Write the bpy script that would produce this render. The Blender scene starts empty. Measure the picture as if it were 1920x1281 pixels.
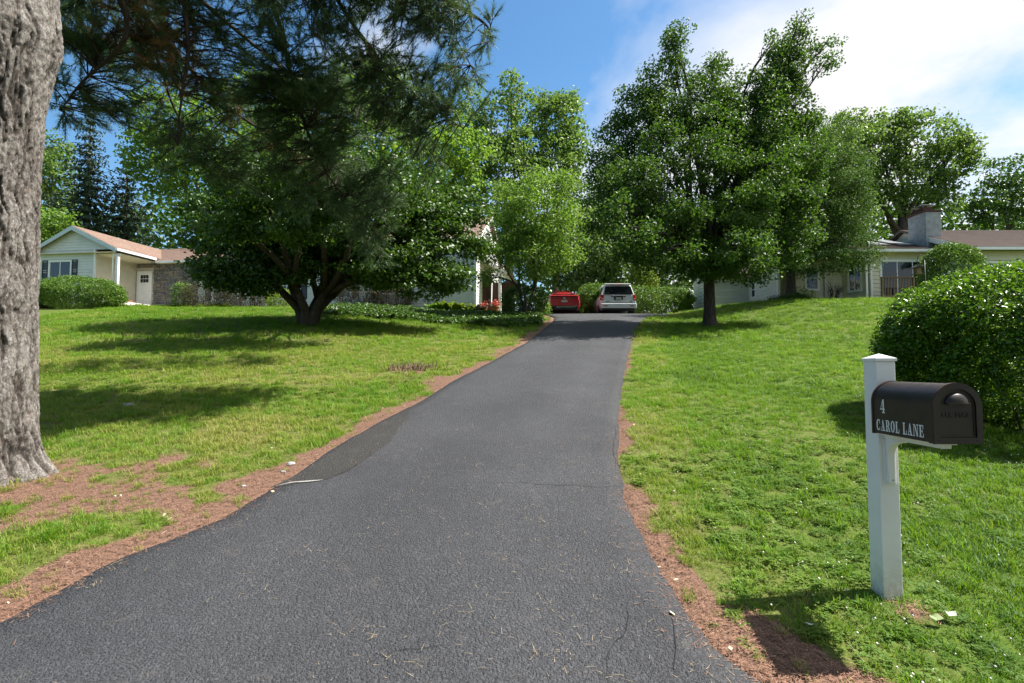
import bpy, math, random
import numpy as np
from mathutils import Vector

C = bpy.context.scene.collection
SC = bpy.context.scene
rng = np.random.default_rng(4)
random.seed(4)
PI = math.pi

# ------------------------------------------------------------------ camera, sky, sun, exposure
CAMZ = 1.70
F, CX, CY = 1000.0, 960.0, 640.5
PITCH = math.atan(49.5 / F)
cam_d = bpy.data.cameras.new('camera')
cam_d.sensor_width = 36.0
cam_d.lens = 36.0 * F / 1920.0
cam_d.clip_start, cam_d.clip_end = 0.05, 3000.0
cam = bpy.data.objects.new('camera', cam_d)
C.objects.link(cam)
cam.location = (0, 0, CAMZ)
cam.rotation_euler = (PI / 2 + PITCH, 0, 0)
SC.camera = cam

SUN_EL, SUN_AZ = math.radians(56), math.radians(6)      # azimuth measured from +X towards +Y
to_sun = Vector((math.cos(SUN_EL) * math.cos(SUN_AZ), math.cos(SUN_EL) * math.sin(SUN_AZ), math.sin(SUN_EL)))
sun_d = bpy.data.lights.new('sun', 'SUN')
sun_d.energy = 5.0
sun_d.angle = math.radians(0.53)
sun_d.color = (1.0, 0.955, 0.88)
sun = bpy.data.objects.new('sun', sun_d)
C.objects.link(sun)
sun.location = (30, 5, 60)
sun.rotation_euler = to_sun.to_track_quat('Z', 'Y').to_euler()

world = bpy.data.worlds.new('World')
SC.world = world
world.use_nodes = True
nt = world.node_tree
for n in list(nt.nodes):
    nt.nodes.remove(n)
def N(tree, typ, **kw):
    n = tree.nodes.new(typ)
    for k, v in kw.items():
        setattr(n, k, v)
    return n
out = N(nt, 'ShaderNodeOutputWorld')
sky = N(nt, 'ShaderNodeTexSky', sky_type='NISHITA', sun_disc=False)
sky.sun_elevation = SUN_EL
sky.sun_rotation = PI / 2 - SUN_AZ
sky.altitude = 100
sky.air_density = 1.0
sky.dust_density = 0.6
sky.ozone_density = 1.0
bg = N(nt, 'ShaderNodeBackground'); bg.inputs['Strength'].default_value = 0.088
hs = N(nt, 'ShaderNodeHueSaturation'); hs.inputs['Saturation'].default_value = 1.25; hs.inputs['Hue'].default_value = 0.494
nt.links.new(sky.outputs[0], hs.inputs['Color'])
nt.links.new(hs.outputs[0], bg.inputs['Color'])
# clouds: a layer at a height above the ground plane, in directions above the horizon
tc = N(nt, 'ShaderNodeTexCoord')
sep = N(nt, 'ShaderNodeSeparateXYZ')
nt.links.new(tc.outputs['Generated'], sep.inputs[0])
mz = N(nt, 'ShaderNodeMath', operation='MAXIMUM'); mz.inputs[1].default_value = 0.0
nt.links.new(sep.outputs['Z'], mz.inputs[0])
az = N(nt, 'ShaderNodeMath', operation='ADD'); az.inputs[1].default_value = 0.22
nt.links.new(mz.outputs[0], az.inputs[0])
dvx = N(nt, 'ShaderNodeMath', operation='DIVIDE'); dvy = N(nt, 'ShaderNodeMath', operation='DIVIDE')
nt.links.new(sep.outputs['X'], dvx.inputs[0]); nt.links.new(az.outputs[0], dvx.inputs[1])
nt.links.new(sep.outputs['Y'], dvy.inputs[0]); nt.links.new(az.outputs[0], dvy.inputs[1])
cmb = N(nt, 'ShaderNodeCombineXYZ')
nt.links.new(dvx.outputs[0], cmb.inputs[0]); nt.links.new(dvy.outputs[0], cmb.inputs[1])
cmb.inputs[2].default_value = 3.7
cn = N(nt, 'ShaderNodeTexNoise'); cn.inputs['Scale'].default_value = 0.95; cn.inputs['Detail'].default_value = 7
cn.inputs['Roughness'].default_value = 0.56; cn.inputs['Distortion'].default_value = 0.5
nt.links.new(cmb.outputs[0], cn.inputs['Vector'])
# more cloud on the sun's side of the sky (to the east), clearer to the west
bias = N(nt, 'ShaderNodeMath', operation='MULTIPLY_ADD'); bias.inputs[1].default_value = 0.20; bias.inputs[2].default_value = 0.0
nt.links.new(dvx.outputs[0], bias.inputs[0])
bcl = N(nt, 'ShaderNodeClamp'); bcl.inputs['Min'].default_value = -0.20; bcl.inputs['Max'].default_value = 0.13
nt.links.new(bias.outputs[0], bcl.inputs[0])
csum = N(nt, 'ShaderNodeMath', operation='ADD')
nt.links.new(cn.outputs['Fac'], csum.inputs[0]); nt.links.new(bcl.outputs[0], csum.inputs[1])
cr = N(nt, 'ShaderNodeValToRGB')
cr.color_ramp.elements[0].position = 0.47; cr.color_ramp.elements[0].color = (0, 0, 0, 1)
cr.color_ramp.elements[1].position = 0.66; cr.color_ramp.elements[1].color = (1, 1, 1, 1)
nt.links.new(csum.outputs[0], cr.inputs[0])
bgc = N(nt, 'ShaderNodeBackground'); bgc.inputs['Color'].default_value = (0.97, 0.98, 1.0, 1); bgc.inputs['Strength'].default_value = 0.45
mx = N(nt, 'ShaderNodeMixShader')
nt.links.new(cr.outputs[0], mx.inputs[0]); nt.links.new(bg.outputs[0], mx.inputs[1]); nt.links.new(bgc.outputs[0], mx.inputs[2])
nt.links.new(mx.outputs[0], out.inputs['Surface'])

SC.view_settings.view_transform = 'Standard'
SC.view_settings.look = 'None'
SC.view_settings.exposure = 1.26
SC.view_settings.gamma = 1.0
SC.view_settings.use_curve_mapping = False
SC.render.engine = 'CYCLES'
SC.cycles.use_denoising = True
SC.cycles.max_bounces = 8
SC.cycles.transparent_max_bounces = 8

# ------------------------------------------------------------------ noise, picture-to-place helpers
def _hash(ix, iy, seed):
    h = (ix.astype(np.int64) * 374761393 + iy.astype(np.int64) * 668265263 + seed * 1442695041) & 0xffffffff
    h = ((h ^ (h >> 13)) * 1274126177) & 0xffffffff
    return ((h ^ (h >> 16)) & 0xffff) / 65535.0
def vnoise(x, y, seed=0):
    x = np.asarray(x, float); y = np.asarray(y, float)
    ix, iy = np.floor(x), np.floor(y)
    fx, fy = x - ix, y - iy
    fx = fx * fx * (3 - 2 * fx); fy = fy * fy * (3 - 2 * fy)
    a, b = _hash(ix, iy, seed), _hash(ix + 1, iy, seed)
    c, d = _hash(ix, iy + 1, seed), _hash(ix + 1, iy + 1, seed)
    return (a * (1 - fx) + b * fx) * (1 - fy) + (c * (1 - fx) + d * fx) * fy
def fbm(x, y, seed=0, octv=4):
    s, a, t = 0, 1.0, 0
    for i in range(octv):
        s = s + a * vnoise(x * 2 ** i, y * 2 ** i, seed + i * 7); t += a; a *= 0.5
    return s / t
def sstep(a, b, x):
    t = np.clip((np.asarray(x, float) - a) / (b - a), 0, 1)
    return t * t * (3 - 2 * t)
def smin(a, b, k):
    h = np.clip(0.5 + 0.5 * (b - a) / k, 0, 1)
    return b * (1 - h) + a * h - k * h * (1 - h)
def smax(a, b, k):
    return -smin(-a, -b, k)

def tz(x, y):
    """Height of the ground (world Z)."""
    x = np.asarray(x, float); y = np.asarray(y, float)
    p = -2.154 + 0.18 * y
    p = p + 0.35 * sstep(-2, -8, x) * sstep(14, 26, y)
    p = p + 0.95 * sstep(8, 14, x) * sstep(12, 26, y)
    p = smax(p, -1.72 + 0 * x, 0.12)
    top = 3.0 + 0.4 * sstep(8, 12, x) + 0.25 * sstep(-2, -8, x)
    h = smin(p, top, 0.5)
    return h + CAMZ
def ray(px, v):
    dx, du = (px - CX) / F, (CY - v) / F
    return (dx, math.cos(PITCH) - du * math.sin(PITCH), math.sin(PITCH) + du * math.cos(PITCH))
def P(px, v, y):
    r = ray(px, v); t = y / r[1]
    return Vector((r[0] * t, y, CAMZ + r[2] * t))
def G(px, v):
    """Where the line of sight through a point of the photograph meets the ground."""
    r = ray(px, v)
    ys = np.arange(1.5, 90, 0.02)
    t = ys / r[1]
    z = CAMZ + r[2] * t
    hit = np.nonzero(z <= tz(r[0] * t, ys))[0]
    i = hit[0] if len(hit) else len(ys) - 1
    return Vector((r[0] * t[i], ys[i], float(tz(r[0] * t[i], ys[i]))))
def at(px, y):
    """Ground point below image column px at distance y."""
    x = (px - CX) / F * y
    return Vector((x, y, float(tz(x, y))))

# ------------------------------------------------------------------ mesh helpers
class MB:
    def __init__(s):
        s.v, s.f, s.m = [], [], []
    def add(s, vs, fs, mi=0):
        o = len(s.v)
        s.v += [tuple(v) for v in vs]
        s.f += [tuple(i + o for i in f) for f in fs]
        s.m += [mi] * len(fs)
    def box(s, x0, x1, y0, y1, z0, z1, mi=0):
        s.add([(x0, y0, z0), (x1, y0, z0), (x1, y1, z0), (x0, y1, z0), (x0, y0, z1), (x1, y0, z1), (x1, y1, z1), (x0, y1, z1)],
              [(0, 3, 2, 1), (4, 5, 6, 7), (0, 1, 5, 4), (1, 2, 6, 5), (2, 3, 7, 6), (3, 0, 4, 7)], mi)
    def hexa(s, p, mi=0):
        """p: 8 points, four bottom (ccw from above) then four top."""
        s.add(p, [(0, 3, 2, 1), (4, 5, 6, 7), (0, 1, 5, 4), (1, 2, 6, 5), (2, 3, 7, 6), (3, 0, 4, 7)], mi)
    def bar(s, a, b, w, h, up=(0, 0, 1), mi=0):
        a, b, up = Vector(a), Vector(b), Vector(up)
        d = (b - a).normalized()
        r = d.cross(up)
        if r.length < 1e-4:
            r = d.cross(Vector((1, 0, 0)))
        r.normalize(); u = r.cross(d)
        p = []
        for c in (a, b):
            p += [c - r * w / 2 - u * h / 2, c + r * w / 2 - u * h / 2, c + r * w / 2 + u * h / 2, c - r * w / 2 + u * h / 2]
        s.add(p, [(0, 1, 2, 3), (7, 6, 5, 4), (0, 4, 5, 1), (1, 5, 6, 2), (2, 6, 7, 3), (3, 7, 4, 0)], mi)
    def tube(s, pts, radii, n=8, mi=0, cap=True):
        pts = [Vector(p) for p in pts]
        o = len(s.v)
        prev = Vector((0.31, 0.77, 0.2))
        rows = len(pts)
        for i, p in enumerate(pts):
            d = (pts[min(i + 1, rows - 1)] - pts[max(i - 1, 0)])
            d = d.normalized() if d.length > 1e-6 else Vector((0, 0, 1))
            a = prev - d * prev.dot(d)
            if a.length < 1e-3:
                a = d.orthogonal()
            a.normalize(); prev = a
            b = d.cross(a)
            for k in range(n):
                t = 2 * PI * k / n
                s.v.append(tuple(p + (a * math.cos(t) + b * math.sin(t)) * radii[i]))
        for i in range(rows - 1):
            for k in range(n):
                k2 = (k + 1) % n
                s.f.append((o + i * n + k, o + i * n + k2, o + (i + 1) * n + k2, o + (i + 1) * n + k)); s.m.append(mi)
        if cap:
            s.f.append(tuple(o + k for k in range(n))[::-1]); s.m.append(mi)
            s.f.append(tuple(o + (rows - 1) * n + k for k in range(n))); s.m.append(mi)
    def lathe(s, c, prof, n=20, axis='z', mi=0):
        o = len(s.v); rows = len(prof)
        for r, h in prof:
            for k in range(n):
                t = 2 * PI * k / n
                if axis == 'z':
                    s.v.append((c[0] + r * math.cos(t), c[1] + r * math.sin(t), c[2] + h))
                elif axis == 'x':
                    s.v.append((c[0] + h, c[1] + r * math.cos(t), c[2] + r * math.sin(t)))
                else:
                    s.v.append((c[0] - r * math.cos(t), c[1] + h, c[2] + r * math.sin(t)))
        for i in range(rows - 1):
            for k in range(n):
                k2 = (k + 1) % n
                s.f.append((o + i * n + k, o + i * n + k2, o + (i + 1) * n + k2, o + (i + 1) * n + k)); s.m.append(mi)
        s.f.append(tuple(o + k for k in range(n))[::-1]); s.m.append(mi)
        s.f.append(tuple(o + (rows - 1) * n + k for k in range(n))); s.m.append(mi)
    def prism(s, poly, off, mi=0):
        """poly: list of 3D points, off: extrusion vector."""
        n = len(poly); off = Vector(off)
        p = [Vector(q) for q in poly]
        s.add(p + [q + off for q in p], [tuple(range(n))[::-1], tuple(range(n, 2 * n))] +
              [(i, (i + 1) % n, n + (i + 1) % n, n + i) for i in range(n)], mi)
    def build(s, name, mats, parent=None, smooth=False, angle=None, bevel=0.0):
        me = bpy.data.meshes.new(name)
        me.from_pydata(s.v, [], s.f)
        if not isinstance(mats, (list, tuple)):
            mats = [mats]
        for m in mats:
            me.materials.append(m)
        if len(mats) > 1:
            me.polygons.foreach_set('material_index', s.m)
        if smooth:
            me.polygons.foreach_set('use_smooth', [True] * len(me.polygons))
            if angle:
                me.set_sharp_from_angle(angle=math.radians(angle))
        me.update()
        o = bpy.data.objects.new(name, me)
        C.objects.link(o)
        if parent is not None:
            o.parent = parent
        if bevel:
            b = o.modifiers.new('bevel', 'BEVEL'); b.width = bevel; b.segments = 2; b.limit_method = 'ANGLE'
        return o
def fast_mesh(name, verts, faces, mats, parent=None, attrs=None, smooth=False):
    """verts (n,3) and faces (m,k) as numpy arrays; attrs: {name: (domain, values)}."""
    me = bpy.data.meshes.new(name)
    verts = np.ascontiguousarray(verts, np.float32); faces = np.ascontiguousarray(faces, np.int32)
    m, k = faces.shape
    me.vertices.add(len(verts)); me.vertices.foreach_set('co', verts.ravel())
    me.loops.add(m * k); me.loops.foreach_set('vertex_index', faces.ravel())
    me.polygons.add(m); me.polygons.foreach_set('loop_start', np.arange(0, m * k, k, dtype=np.int32))
    if smooth:
        me.polygons.foreach_set('use_smooth', np.ones(m, bool))
    if not isinstance(mats, (list, tuple)):
        mats = [mats]
    for mt in mats:
        me.materials.append(mt)
    for an, (dom, val) in (attrs or {}).items():
        a = me.attributes.new(an, 'FLOAT', dom)
        a.data.foreach_set('value', np.ascontiguousarray(val, np.float32))
    me.update(calc_edges=True)
    o = bpy.data.objects.new(name, me)
    C.objects.link(o)
    if parent is not None:
        o.parent = parent
    return o
def tag(o, label=None, cat=None, group=None, kind=None):
    if label: o['label'] = label
    if cat: o['category'] = cat
    if group: o['group'] = group
    if kind: o['kind'] = kind
    return o
def thing(name, label, cat, loc=(0, 0, 0), rotz=0.0, group=None):
    o = bpy.data.objects.new(name, None)
    o.empty_display_size = 0.2
    C.objects.link(o)
    o.location = loc; o.rotation_euler = (0, 0, rotz)
    return tag(o, label, cat, group)
def dup(o, parent=None, data=None):
    c = o.copy(); C.objects.link(c); c.parent = parent
    return c

# ------------------------------------------------------------------ materials
def new_mat(name):
    m = bpy.data.materials.new(name); m.use_nodes = True
    t = m.node_tree
    b = t.nodes['Principled BSDF']
    return m, t, b
def rgb(c): return (c[0], c[1], c[2], 1)
def coords(t, kind='Object', scale=(1, 1, 1)):
    tcn = N(t, 'ShaderNodeTexCoord'); mp = N(t, 'ShaderNodeMapping')
    mp.inputs['Scale'].default_value = scale
    t.links.new(tcn.outputs[kind], mp.inputs['Vector'])
    return mp.outputs[0]
def noise(t, vec, scale, detail=4, rough=0.55, dist=0):
    n = N(t, 'ShaderNodeTexNoise')
    n.inputs['Scale'].default_value = scale; n.inputs['Detail'].default_value = detail
    n.inputs['Roughness'].default_value = rough; n.inputs['Distortion'].default_value = dist
    t.links.new(vec, n.inputs['Vector'])
    return n.outputs['Fac']
def ramp(t, fac, stops):
    r = N(t, 'ShaderNodeValToRGB'); e = r.color_ramp.elements
    while len(e) < len(stops): e.new(0.5)
    for i, (p, c) in enumerate(stops):
        e[i].position = p; e[i].color = rgb(c) if len(c) == 3 else c
    t.links.new(fac, r.inputs[0])
    return r.outputs[0]
def mix(t, fac, a, b, blend='MIX'):
    n = N(t, 'ShaderNodeMix', data_type='RGBA', blend_type=blend)
    for s, v in ((0, fac), (6, a), (7, b)):
        if isinstance(v, (int, float)): n.inputs[s].default_value = v
        elif isinstance(v, (tuple, list)): n.inputs[s].default_value = rgb(v)
        else: t.links.new(v, n.inputs[s])
    return n.outputs[2]
def math_(t, op, a, b=0.0, clamp=False):
    n = N(t, 'ShaderNodeMath', operation=op); n.use_clamp = clamp
    for s, v in ((0, a), (1, b)):
        if isinstance(v, (int, float)): n.inputs[s].default_value = v
        else: t.links.new(v, n.inputs[s])
    return n.outputs[0]
def attr(t, name, typ='GEOMETRY'):
    a = N(t, 'ShaderNodeAttribute', attribute_type=typ); a.attribute_name = name
    return a.outputs['Fac']
def bump(t, b, height, strength=0.3, dist=0.01):
    n = N(t, 'ShaderNodeBump'); n.inputs['Strength'].default_value = strength; n.inputs['Distance'].default_value = dist
    t.links.new(height, n.inputs['Height']); t.links.new(n.outputs[0], b.inputs['Normal'])
def simple(name, col, rough=0.6, spec=0.4, metal=0.0, var=0.12, scale=6.0, dirt=None, bmp=0.0, coord='Object'):
    m, t, b = new_mat(name)
    vec = coords(t, coord)
    n1 = noise(t, vec, scale, 6)
    lo = tuple(max(0, c * (1 - var)) for c in col); hi = tuple(min(1, c * (1 + var)) for c in col)
    c = ramp(t, n1, [(0.3, lo), (0.7, hi)])
    if dirt:
        n2 = noise(t, vec, scale * 0.45, 8, 0.65)
        c = mix(t, ramp(t, n2, [(0.52, (0, 0, 0)), (0.75, (0.55, 0.55, 0.55))]), c, dirt)
    t.links.new(c, b.inputs['Base Color'])
    b.inputs['Roughness'].default_value = rough
    b.inputs['Specular IOR Level'].default_value = spec
    b.inputs['Metallic'].default_value = metal
    if bmp:
        bump(t, b, noise(t, vec, scale * 12, 5), bmp, 0.004)
    return m
def leaf_mat(name, dark, light, trans, tfac=0.38, rough=0.42, spec=0.45, typ='GEOMETRY'):
    m, t, b = new_mat(name)
    a = attr(t, 'tint', typ)
    c = ramp(t, a, [(0.0, dark), (1.0, light)])
    t.links.new(c, b.inputs['Base Color'])
    b.inputs['Roughness'].default_value = rough; b.inputs['Specular IOR Level'].default_value = spec
    tr = N(t, 'ShaderNodeBsdfTranslucent')
    t.links.new(mix(t, 0.55, c, trans), tr.inputs['Color'])
    ms = N(t, 'ShaderNodeMixShader'); ms.inputs[0].default_value = tfac
    t.links.new(b.outputs[0], ms.inputs[1]); t.links.new(tr.outputs[0], ms.inputs[2])
    t.links.new(ms.outputs[0], t.nodes['Material Output'].inputs['Surface'])
    return m
def glass_mat(name, col=(0.012, 0.016, 0.018), rough=0.06):
    m, t, b = new_mat(name)
    b.inputs['Base Color'].default_value = rgb(col); b.inputs['Roughness'].default_value = rough
    b.inputs['Specular IOR Level'].default_value = 0.6
    bump(t, b, noise(t, coords(t), 0.8, 2), 0.03, 0.05)
    return m
# ------------------------------------------------------------------ driveway outline (left and right edges, near to far)
LE = [(-900, 1520), (-420, 1385), (-180, 1280), (0, 1178), (210, 1058), (400, 984), (520, 916), (600, 861), (690, 806), (770, 765), (850, 716), (930, 675), (985, 645), (1020, 617), (1036, 604), (1040, 597)]
RE = [(1850, 1520), (1560, 1420), (1455, 1350), (1372, 1281), (1300, 1170), (1237, 1072), (1206, 1000), (1172, 930), (1160, 850), (1160, 780), (1168, 720), (1180, 660), (1190, 622), (1204, 601), (1214, 597)]
def edge_curve(pl):
    pts = [G(*p) for p in pl]
    ys = np.array([p.y for p in pts]); xs = np.array([p.x for p in pts])
    return ys, xs
LY, LX = edge_curve(LE); RY, RX = edge_curve(RE)
APR_Y0, APR_Y1 = 26.2, 42.0
def drive_lr(y):
    """x of the left and right edge of the asphalt at distance y."""
    y = np.asarray(y, float)
    l = np.interp(y, LY, LX); r = np.interp(y, RY, RX)
    k = sstep(25.0, 27.0, y)
    l = l * (1 - k) + (1.70 + 0.02 * (y - 27)) * k
    r = r * (1 - k) + (8.3 + 0.03 * (y - 27)) * k
    k2 = sstep(3.2, 1.4, y)
    l = l - 3.0 * k2; r = r + 1.2 * k2
    l = l + 0.07 * (fbm(y * 2.2, y * 0 + 3.1, 11, 3) - 0.5)
    r = r + 0.07 * (fbm(y * 2.2, y * 0 + 8.1, 12, 3) - 0.5)
    return l, r

# masks in the place's own coordinates: litter of pine needles, dry lawn
TRUNK = Vector((-5.60, 5.62, 0))
STUMP = G(772, 694)
POSTX, POSTY = 2.485, 3.615
def mulch(x, y):
    l, r = drive_lr(y)
    dl, dr = l - x, x - r
    nz = fbm(x * 1.6 + 5, y * 1.6, 21, 4)
    nf = fbm(x * 6.0, y * 6.0, 22, 3)
    wl = 0.42 - 0.10 * sstep(4, 9, y) + 0.14 * sstep(12, 18, y)
    m1 = sstep(0.16, -0.16, dl - wl - (nz - 0.5) * 1.25 - (nf - 0.5) * 0.25) * (dl > -0.3)
    wr = 0.09 + 0.20 * sstep(5.6, 3.9, y) + 0.20 * sstep(3.9, 3.0, y) - 0.06 * sstep(7, 10, y)
    m2 = sstep(0.09, -0.09, dr - wr - (nz - 0.5) * 0.55 - (nf - 0.5) * 0.15) * (dr > -0.3)
    dt = np.hypot((x - TRUNK.x - 0.7) / 1.9, (y - TRUNK.y + 0.2) / 1.15)
    m3 = sstep(0.25, -0.25, dt - 0.72 - (nz - 0.5) * 1.8) * 0.76
    m4 = sstep(0.12, -0.12, np.hypot((x - STUMP.x) / 1.1, y - STUMP.y) - 0.42 - (nz - 0.5) * 0.5)
    m5 = 0.8 * sstep(0.10, -0.10, np.hypot(x - POSTX - 0.03, y - POSTY + 0.16) - 0.12 - (nz - 0.5) * 0.3)
    m6 = 0.85 * sstep(0.12, -0.1, np.abs(dr - 0.42 - 0.2 * (nz - 0.5)) - 0.07) * sstep(2.8, 3.4, y) * sstep(6.6, 5.2, y) * sstep(0.45, 0.62, nz)
    m = np.maximum.reduce([m1, m2, m3, m4, m5, m6])
    # clumps of grass left standing in the litter
    m = m * (1 - 0.9 * sstep(0.53, 0.63, fbm(x * 2.3, y * 2.3, 31, 4)) * (np.maximum(dl, dr) > 0.22))
    return np.clip(m, 0, 1)
def dryness(x, y):
    d = fbm(x * 0.55, y * 0.55, 41, 4)
    left = sstep(1.0, -1.0, x - 1.0)
    d = d * 0.75 + 0.27 * left * sstep(2.5, 5, y) * sstep(24, 12, y) + 0.08
    d = d - 0.19 * sstep(0.3, 1.6, x - drive_lr(y)[1])
    d = d + 0.20 * sstep(1.1, 0.2, np.abs(x - drive_lr(y)[1] - 0.45))
    return np.clip(d, 0, 1)

# ------------------------------------------------------------------ ground: one sheet out to the horizon
def ground_material():
    m, t, b = new_mat('lawn_soil')
    vec = coords(t)
    mu, dr_ = attr(t, 'mulch'), attr(t, 'dry')
    nf = noise(t, vec, 26, 8, 0.7); nm = noise(t, vec, 3.0, 5, 0.6); nff = noise(t, vec, 95, 4, 0.7)
    nd = math_(t, 'ADD', math_(t, 'MULTIPLY', nf, 0.45), math_(t, 'MULTIPLY', nff, 0.55))
    green = ramp(t, nd, [(0.30, (0.020, 0.030, 0.008)), (0.46, (0.050, 0.090, 0.012)), (0.54, (0.085, 0.135, 0.020)), (0.68, (0.16, 0.175, 0.050))])
    straw = ramp(t, nd, [(0.32, (0.055, 0.052, 0.018)), (0.5, (0.14, 0.125, 0.045)), (0.68, (0.25, 0.215, 0.095))])
    dfac = math_(t, 'MULTIPLY', math_(t, 'SUBTRACT', math_(t, 'ADD', dr_, math_(t, 'MULTIPLY', nm, 0.5)), 0.45, True), 1.1, True)
    lawn = mix(t, dfac, green, straw)
    needle = ramp(t, nff, [(0.25, (0.045, 0.024, 0.017)), (0.5, (0.16, 0.092, 0.065)), (0.78, (0.32, 0.215, 0.155))])
    soil = ramp(t, nf, [(0.3, (0.05, 0.036, 0.026)), (0.7, (0.16, 0.12, 0.09))])
    lit = mix(t, ramp(t, noise(t, vec, 7, 6, 0.7), [(0.55, (0, 0, 0)), (0.72, (0.7, 0.7, 0.7))]), needle, soil)
    mf = ramp(t, math_(t, 'ADD', mu, math_(t, 'MULTIPLY', math_(t, 'SUBTRACT', nf, 0.5), 0.5)), [(0.36, (0, 0, 0)), (0.6, (1, 1, 1))])
    t.links.new(mix(t, mf, lawn, lit), b.inputs['Base Color'])
    b.inputs['Roughness'].default_value = 0.95; b.inputs['Specular IOR Level'].default_value = 0.1
    bump(t, b, math_(t, 'ADD', nf, math_(t, 'MULTIPLY', nff, 0.6)), 0.7, 0.02)
    return m
gx = np.concatenate([np.linspace(-700, -60, 12), np.linspace(-50, -17, 30), np.arange(-16, 15, 0.11), np.linspace(15.5, 50, 32), np.linspace(60, 700, 12)])
gy = np.concatenate([np.linspace(-300, -10, 10), np.linspace(-8, 2, 20), np.arange(2.1, 31, 0.11), np.linspace(31.5, 60, 30), np.linspace(70, 900, 14)])
GX, GY = np.meshgrid(gx, gy)
l_, r_ = drive_lr(GY)
inside = sstep(-0.02, 0.10, np.minimum(GX - l_, r_ - GX)) * (GY < APR_Y1) * (GY > 1.2)
near = (np.abs(GX) < 17) & (GY > 2) & (GY < 31)
GZ = tz(GX, GY) - 0.05 * inside + near * (1 - inside) * (fbm(GX * 1.1, GY * 1.1, 51, 4) - 0.5) * 0.05
GM = np.where(near, mulch(GX, GY), 0.0); GD = np.where(near, dryness(GX, GY), 0.35)
nxg, nyg = len(gx), len(gy)
ii = (np.arange(nyg - 1)[:, None] * nxg + np.arange(nxg - 1)[None, :]).ravel()
gfaces = np.stack([ii, ii + 1, ii + nxg + 1, ii + nxg], 1)
ground = fast_mesh('ground', np.stack([GX.ravel(), GY.ravel(), GZ.ravel()], 1), gfaces, ground_material(), None,
                   {'mulch': ('POINT', GM.ravel()), 'dry': ('POINT', GD.ravel())}, True)
tag(ground, 'sloping front lawn with green grass and reddish fallen pine needles', 'lawn', kind='structure')

# ------------------------------------------------------------------ driveway, patch, cracks, street
def asphalt(name, base, dark=1.0):
    m, t, b = new_mat(name)
    vec = coords(t)
    vo = N(t, 'ShaderNodeTexVoronoi'); vo.inputs['Scale'].default_value = 120.0
    t.links.new(vec, vo.inputs['Vector'])
    sepc = N(t, 'ShaderNodeSeparateColor'); t.links.new(vo.outputs['Color'], sepc.inputs[0])
    vo2 = N(t, 'ShaderNodeTexVoronoi'); vo2.inputs['Scale'].default_value = 58.0; t.links.new(vec, vo2.inputs['Vector'])
    sep2 = N(t, 'ShaderNodeSeparateColor'); t.links.new(vo2.outputs['Color'], sep2.inputs[0])
    big = noise(t, vec, 0.9, 6, 0.6); mid = noise(t, vec, 5.0, 6, 0.65)
    c0 = tuple(c * 0.66 for c in base); c1 = tuple(c * 1.0 for c in base); c2 = tuple(min(1, c * 1.8) for c in base)
    ag = ramp(t, sepc.outputs[0], [(0.0, c0), (0.55, c1), (0.9, tuple(c * 1.35 for c in base)), (1.0, c2)])
    sh = ramp(t, big, [(0.35, (0.86, 0.86, 0.87)), (0.65, (1.14, 1.14, 1.13))])
    c = mix(t, 1.0, ag, sh, 'MULTIPLY')
    c = mix(t, 1.0, c, ramp(t, sep2.outputs[1], [(0.0, (0.82, 0.82, 0.82)), (0.6, (1.0, 1.0, 1.0)), (1.0, (1.22, 1.22, 1.22))]), 'MULTIPLY')
    ac = attr(t, 'across')
    tr_ = math_(t, 'ADD', math_(t, 'MULTIPLY', math_(t, 'POWER', math_(t, 'ABSOLUTE', math_(t, 'SINE', math_(t, 'MULTIPLY', ac, 6.2832))), 3.0), 0.13), 0.93)
    gw = N(t, 'ShaderNodeCombineColor')
    for q_ in range(3): t.links.new(tr_, gw.inputs[q_])
    c = mix(t, 1.0, c, gw.outputs[0], 'MULTIPLY')
    dust = ramp(t, mid, [(0.60, (0, 0, 0)), (0.76, (0.30, 0.30, 0.30))])
    c = mix(t, dust, c, (0.165, 0.145, 0.12))
    t.links.new(c, b.inputs['Base Color'])
    b.inputs['Roughness'].default_value = 0.74; b.inputs['Specular IOR Level'].default_value = 0.35
    n = N(t, 'ShaderNodeBump'); n.inputs['Strength'].default_value = 0.9; n.inputs['Distance'].default_value = 0.010
    inv = math_(t, 'SUBTRACT', 1.0, vo.outputs['Distance'])
    t.links.new(math_(t, 'ADD', math_(t, 'ADD', inv, math_(t, 'MULTIPLY', math_(t, 'SUBTRACT', 1.0, vo2.outputs['Distance']), 1.3)), math_(t, 'MULTIPLY', mid, 0.5)), n.inputs['Height'])
    t.links.new(n.outputs[0], b.inputs['Normal'])
    return m
M_ASPH = asphalt('asphalt', (0.045, 0.046, 0.051))
M_PATCH = asphalt('old_asphalt', (0.036, 0.034, 0.032))
M_STREET = asphalt('street_asphalt', (0.08, 0.08, 0.083))
dy = np.concatenate([np.arange(0.9, 9, 0.06), np.arange(9, APR_Y1, 0.15)])
dl_, dr_ = drive_lr(dy)
KC = 34
uu = np.linspace(0, 1, KC)
DX = dl_[:, None] * (1 - uu) + dr_[:, None] * uu
DY = np.repeat(dy[:, None], KC, 1)
crown = 0.022 + 0.03 * (1 - (2 * uu - 1) ** 2)[None, :]
DZ = tz(DX, DY) + crown + 0.012 * (fbm(DX * 1.5, DY * 1.5, 61, 3) - 0.5)
def drive_z(x, y):
    l, r = drive_lr(y); u = np.clip((x - l) / (r - l), 0, 1)
    return tz(x, y) + 0.022 + 0.03 * (1 - (2 * u - 1) ** 2) + 0.012 * (fbm(x * 1.5, y * 1.5, 61, 3) - 0.5)
DZ[:, 0] -= 0.06; DZ[:, -1] -= 0.06                        # the broken edge falls to the soil
DX[:, 1] = DX[:, 0] + 0.02; DX[:, -2] = DX[:, -1] - 0.02
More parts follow.
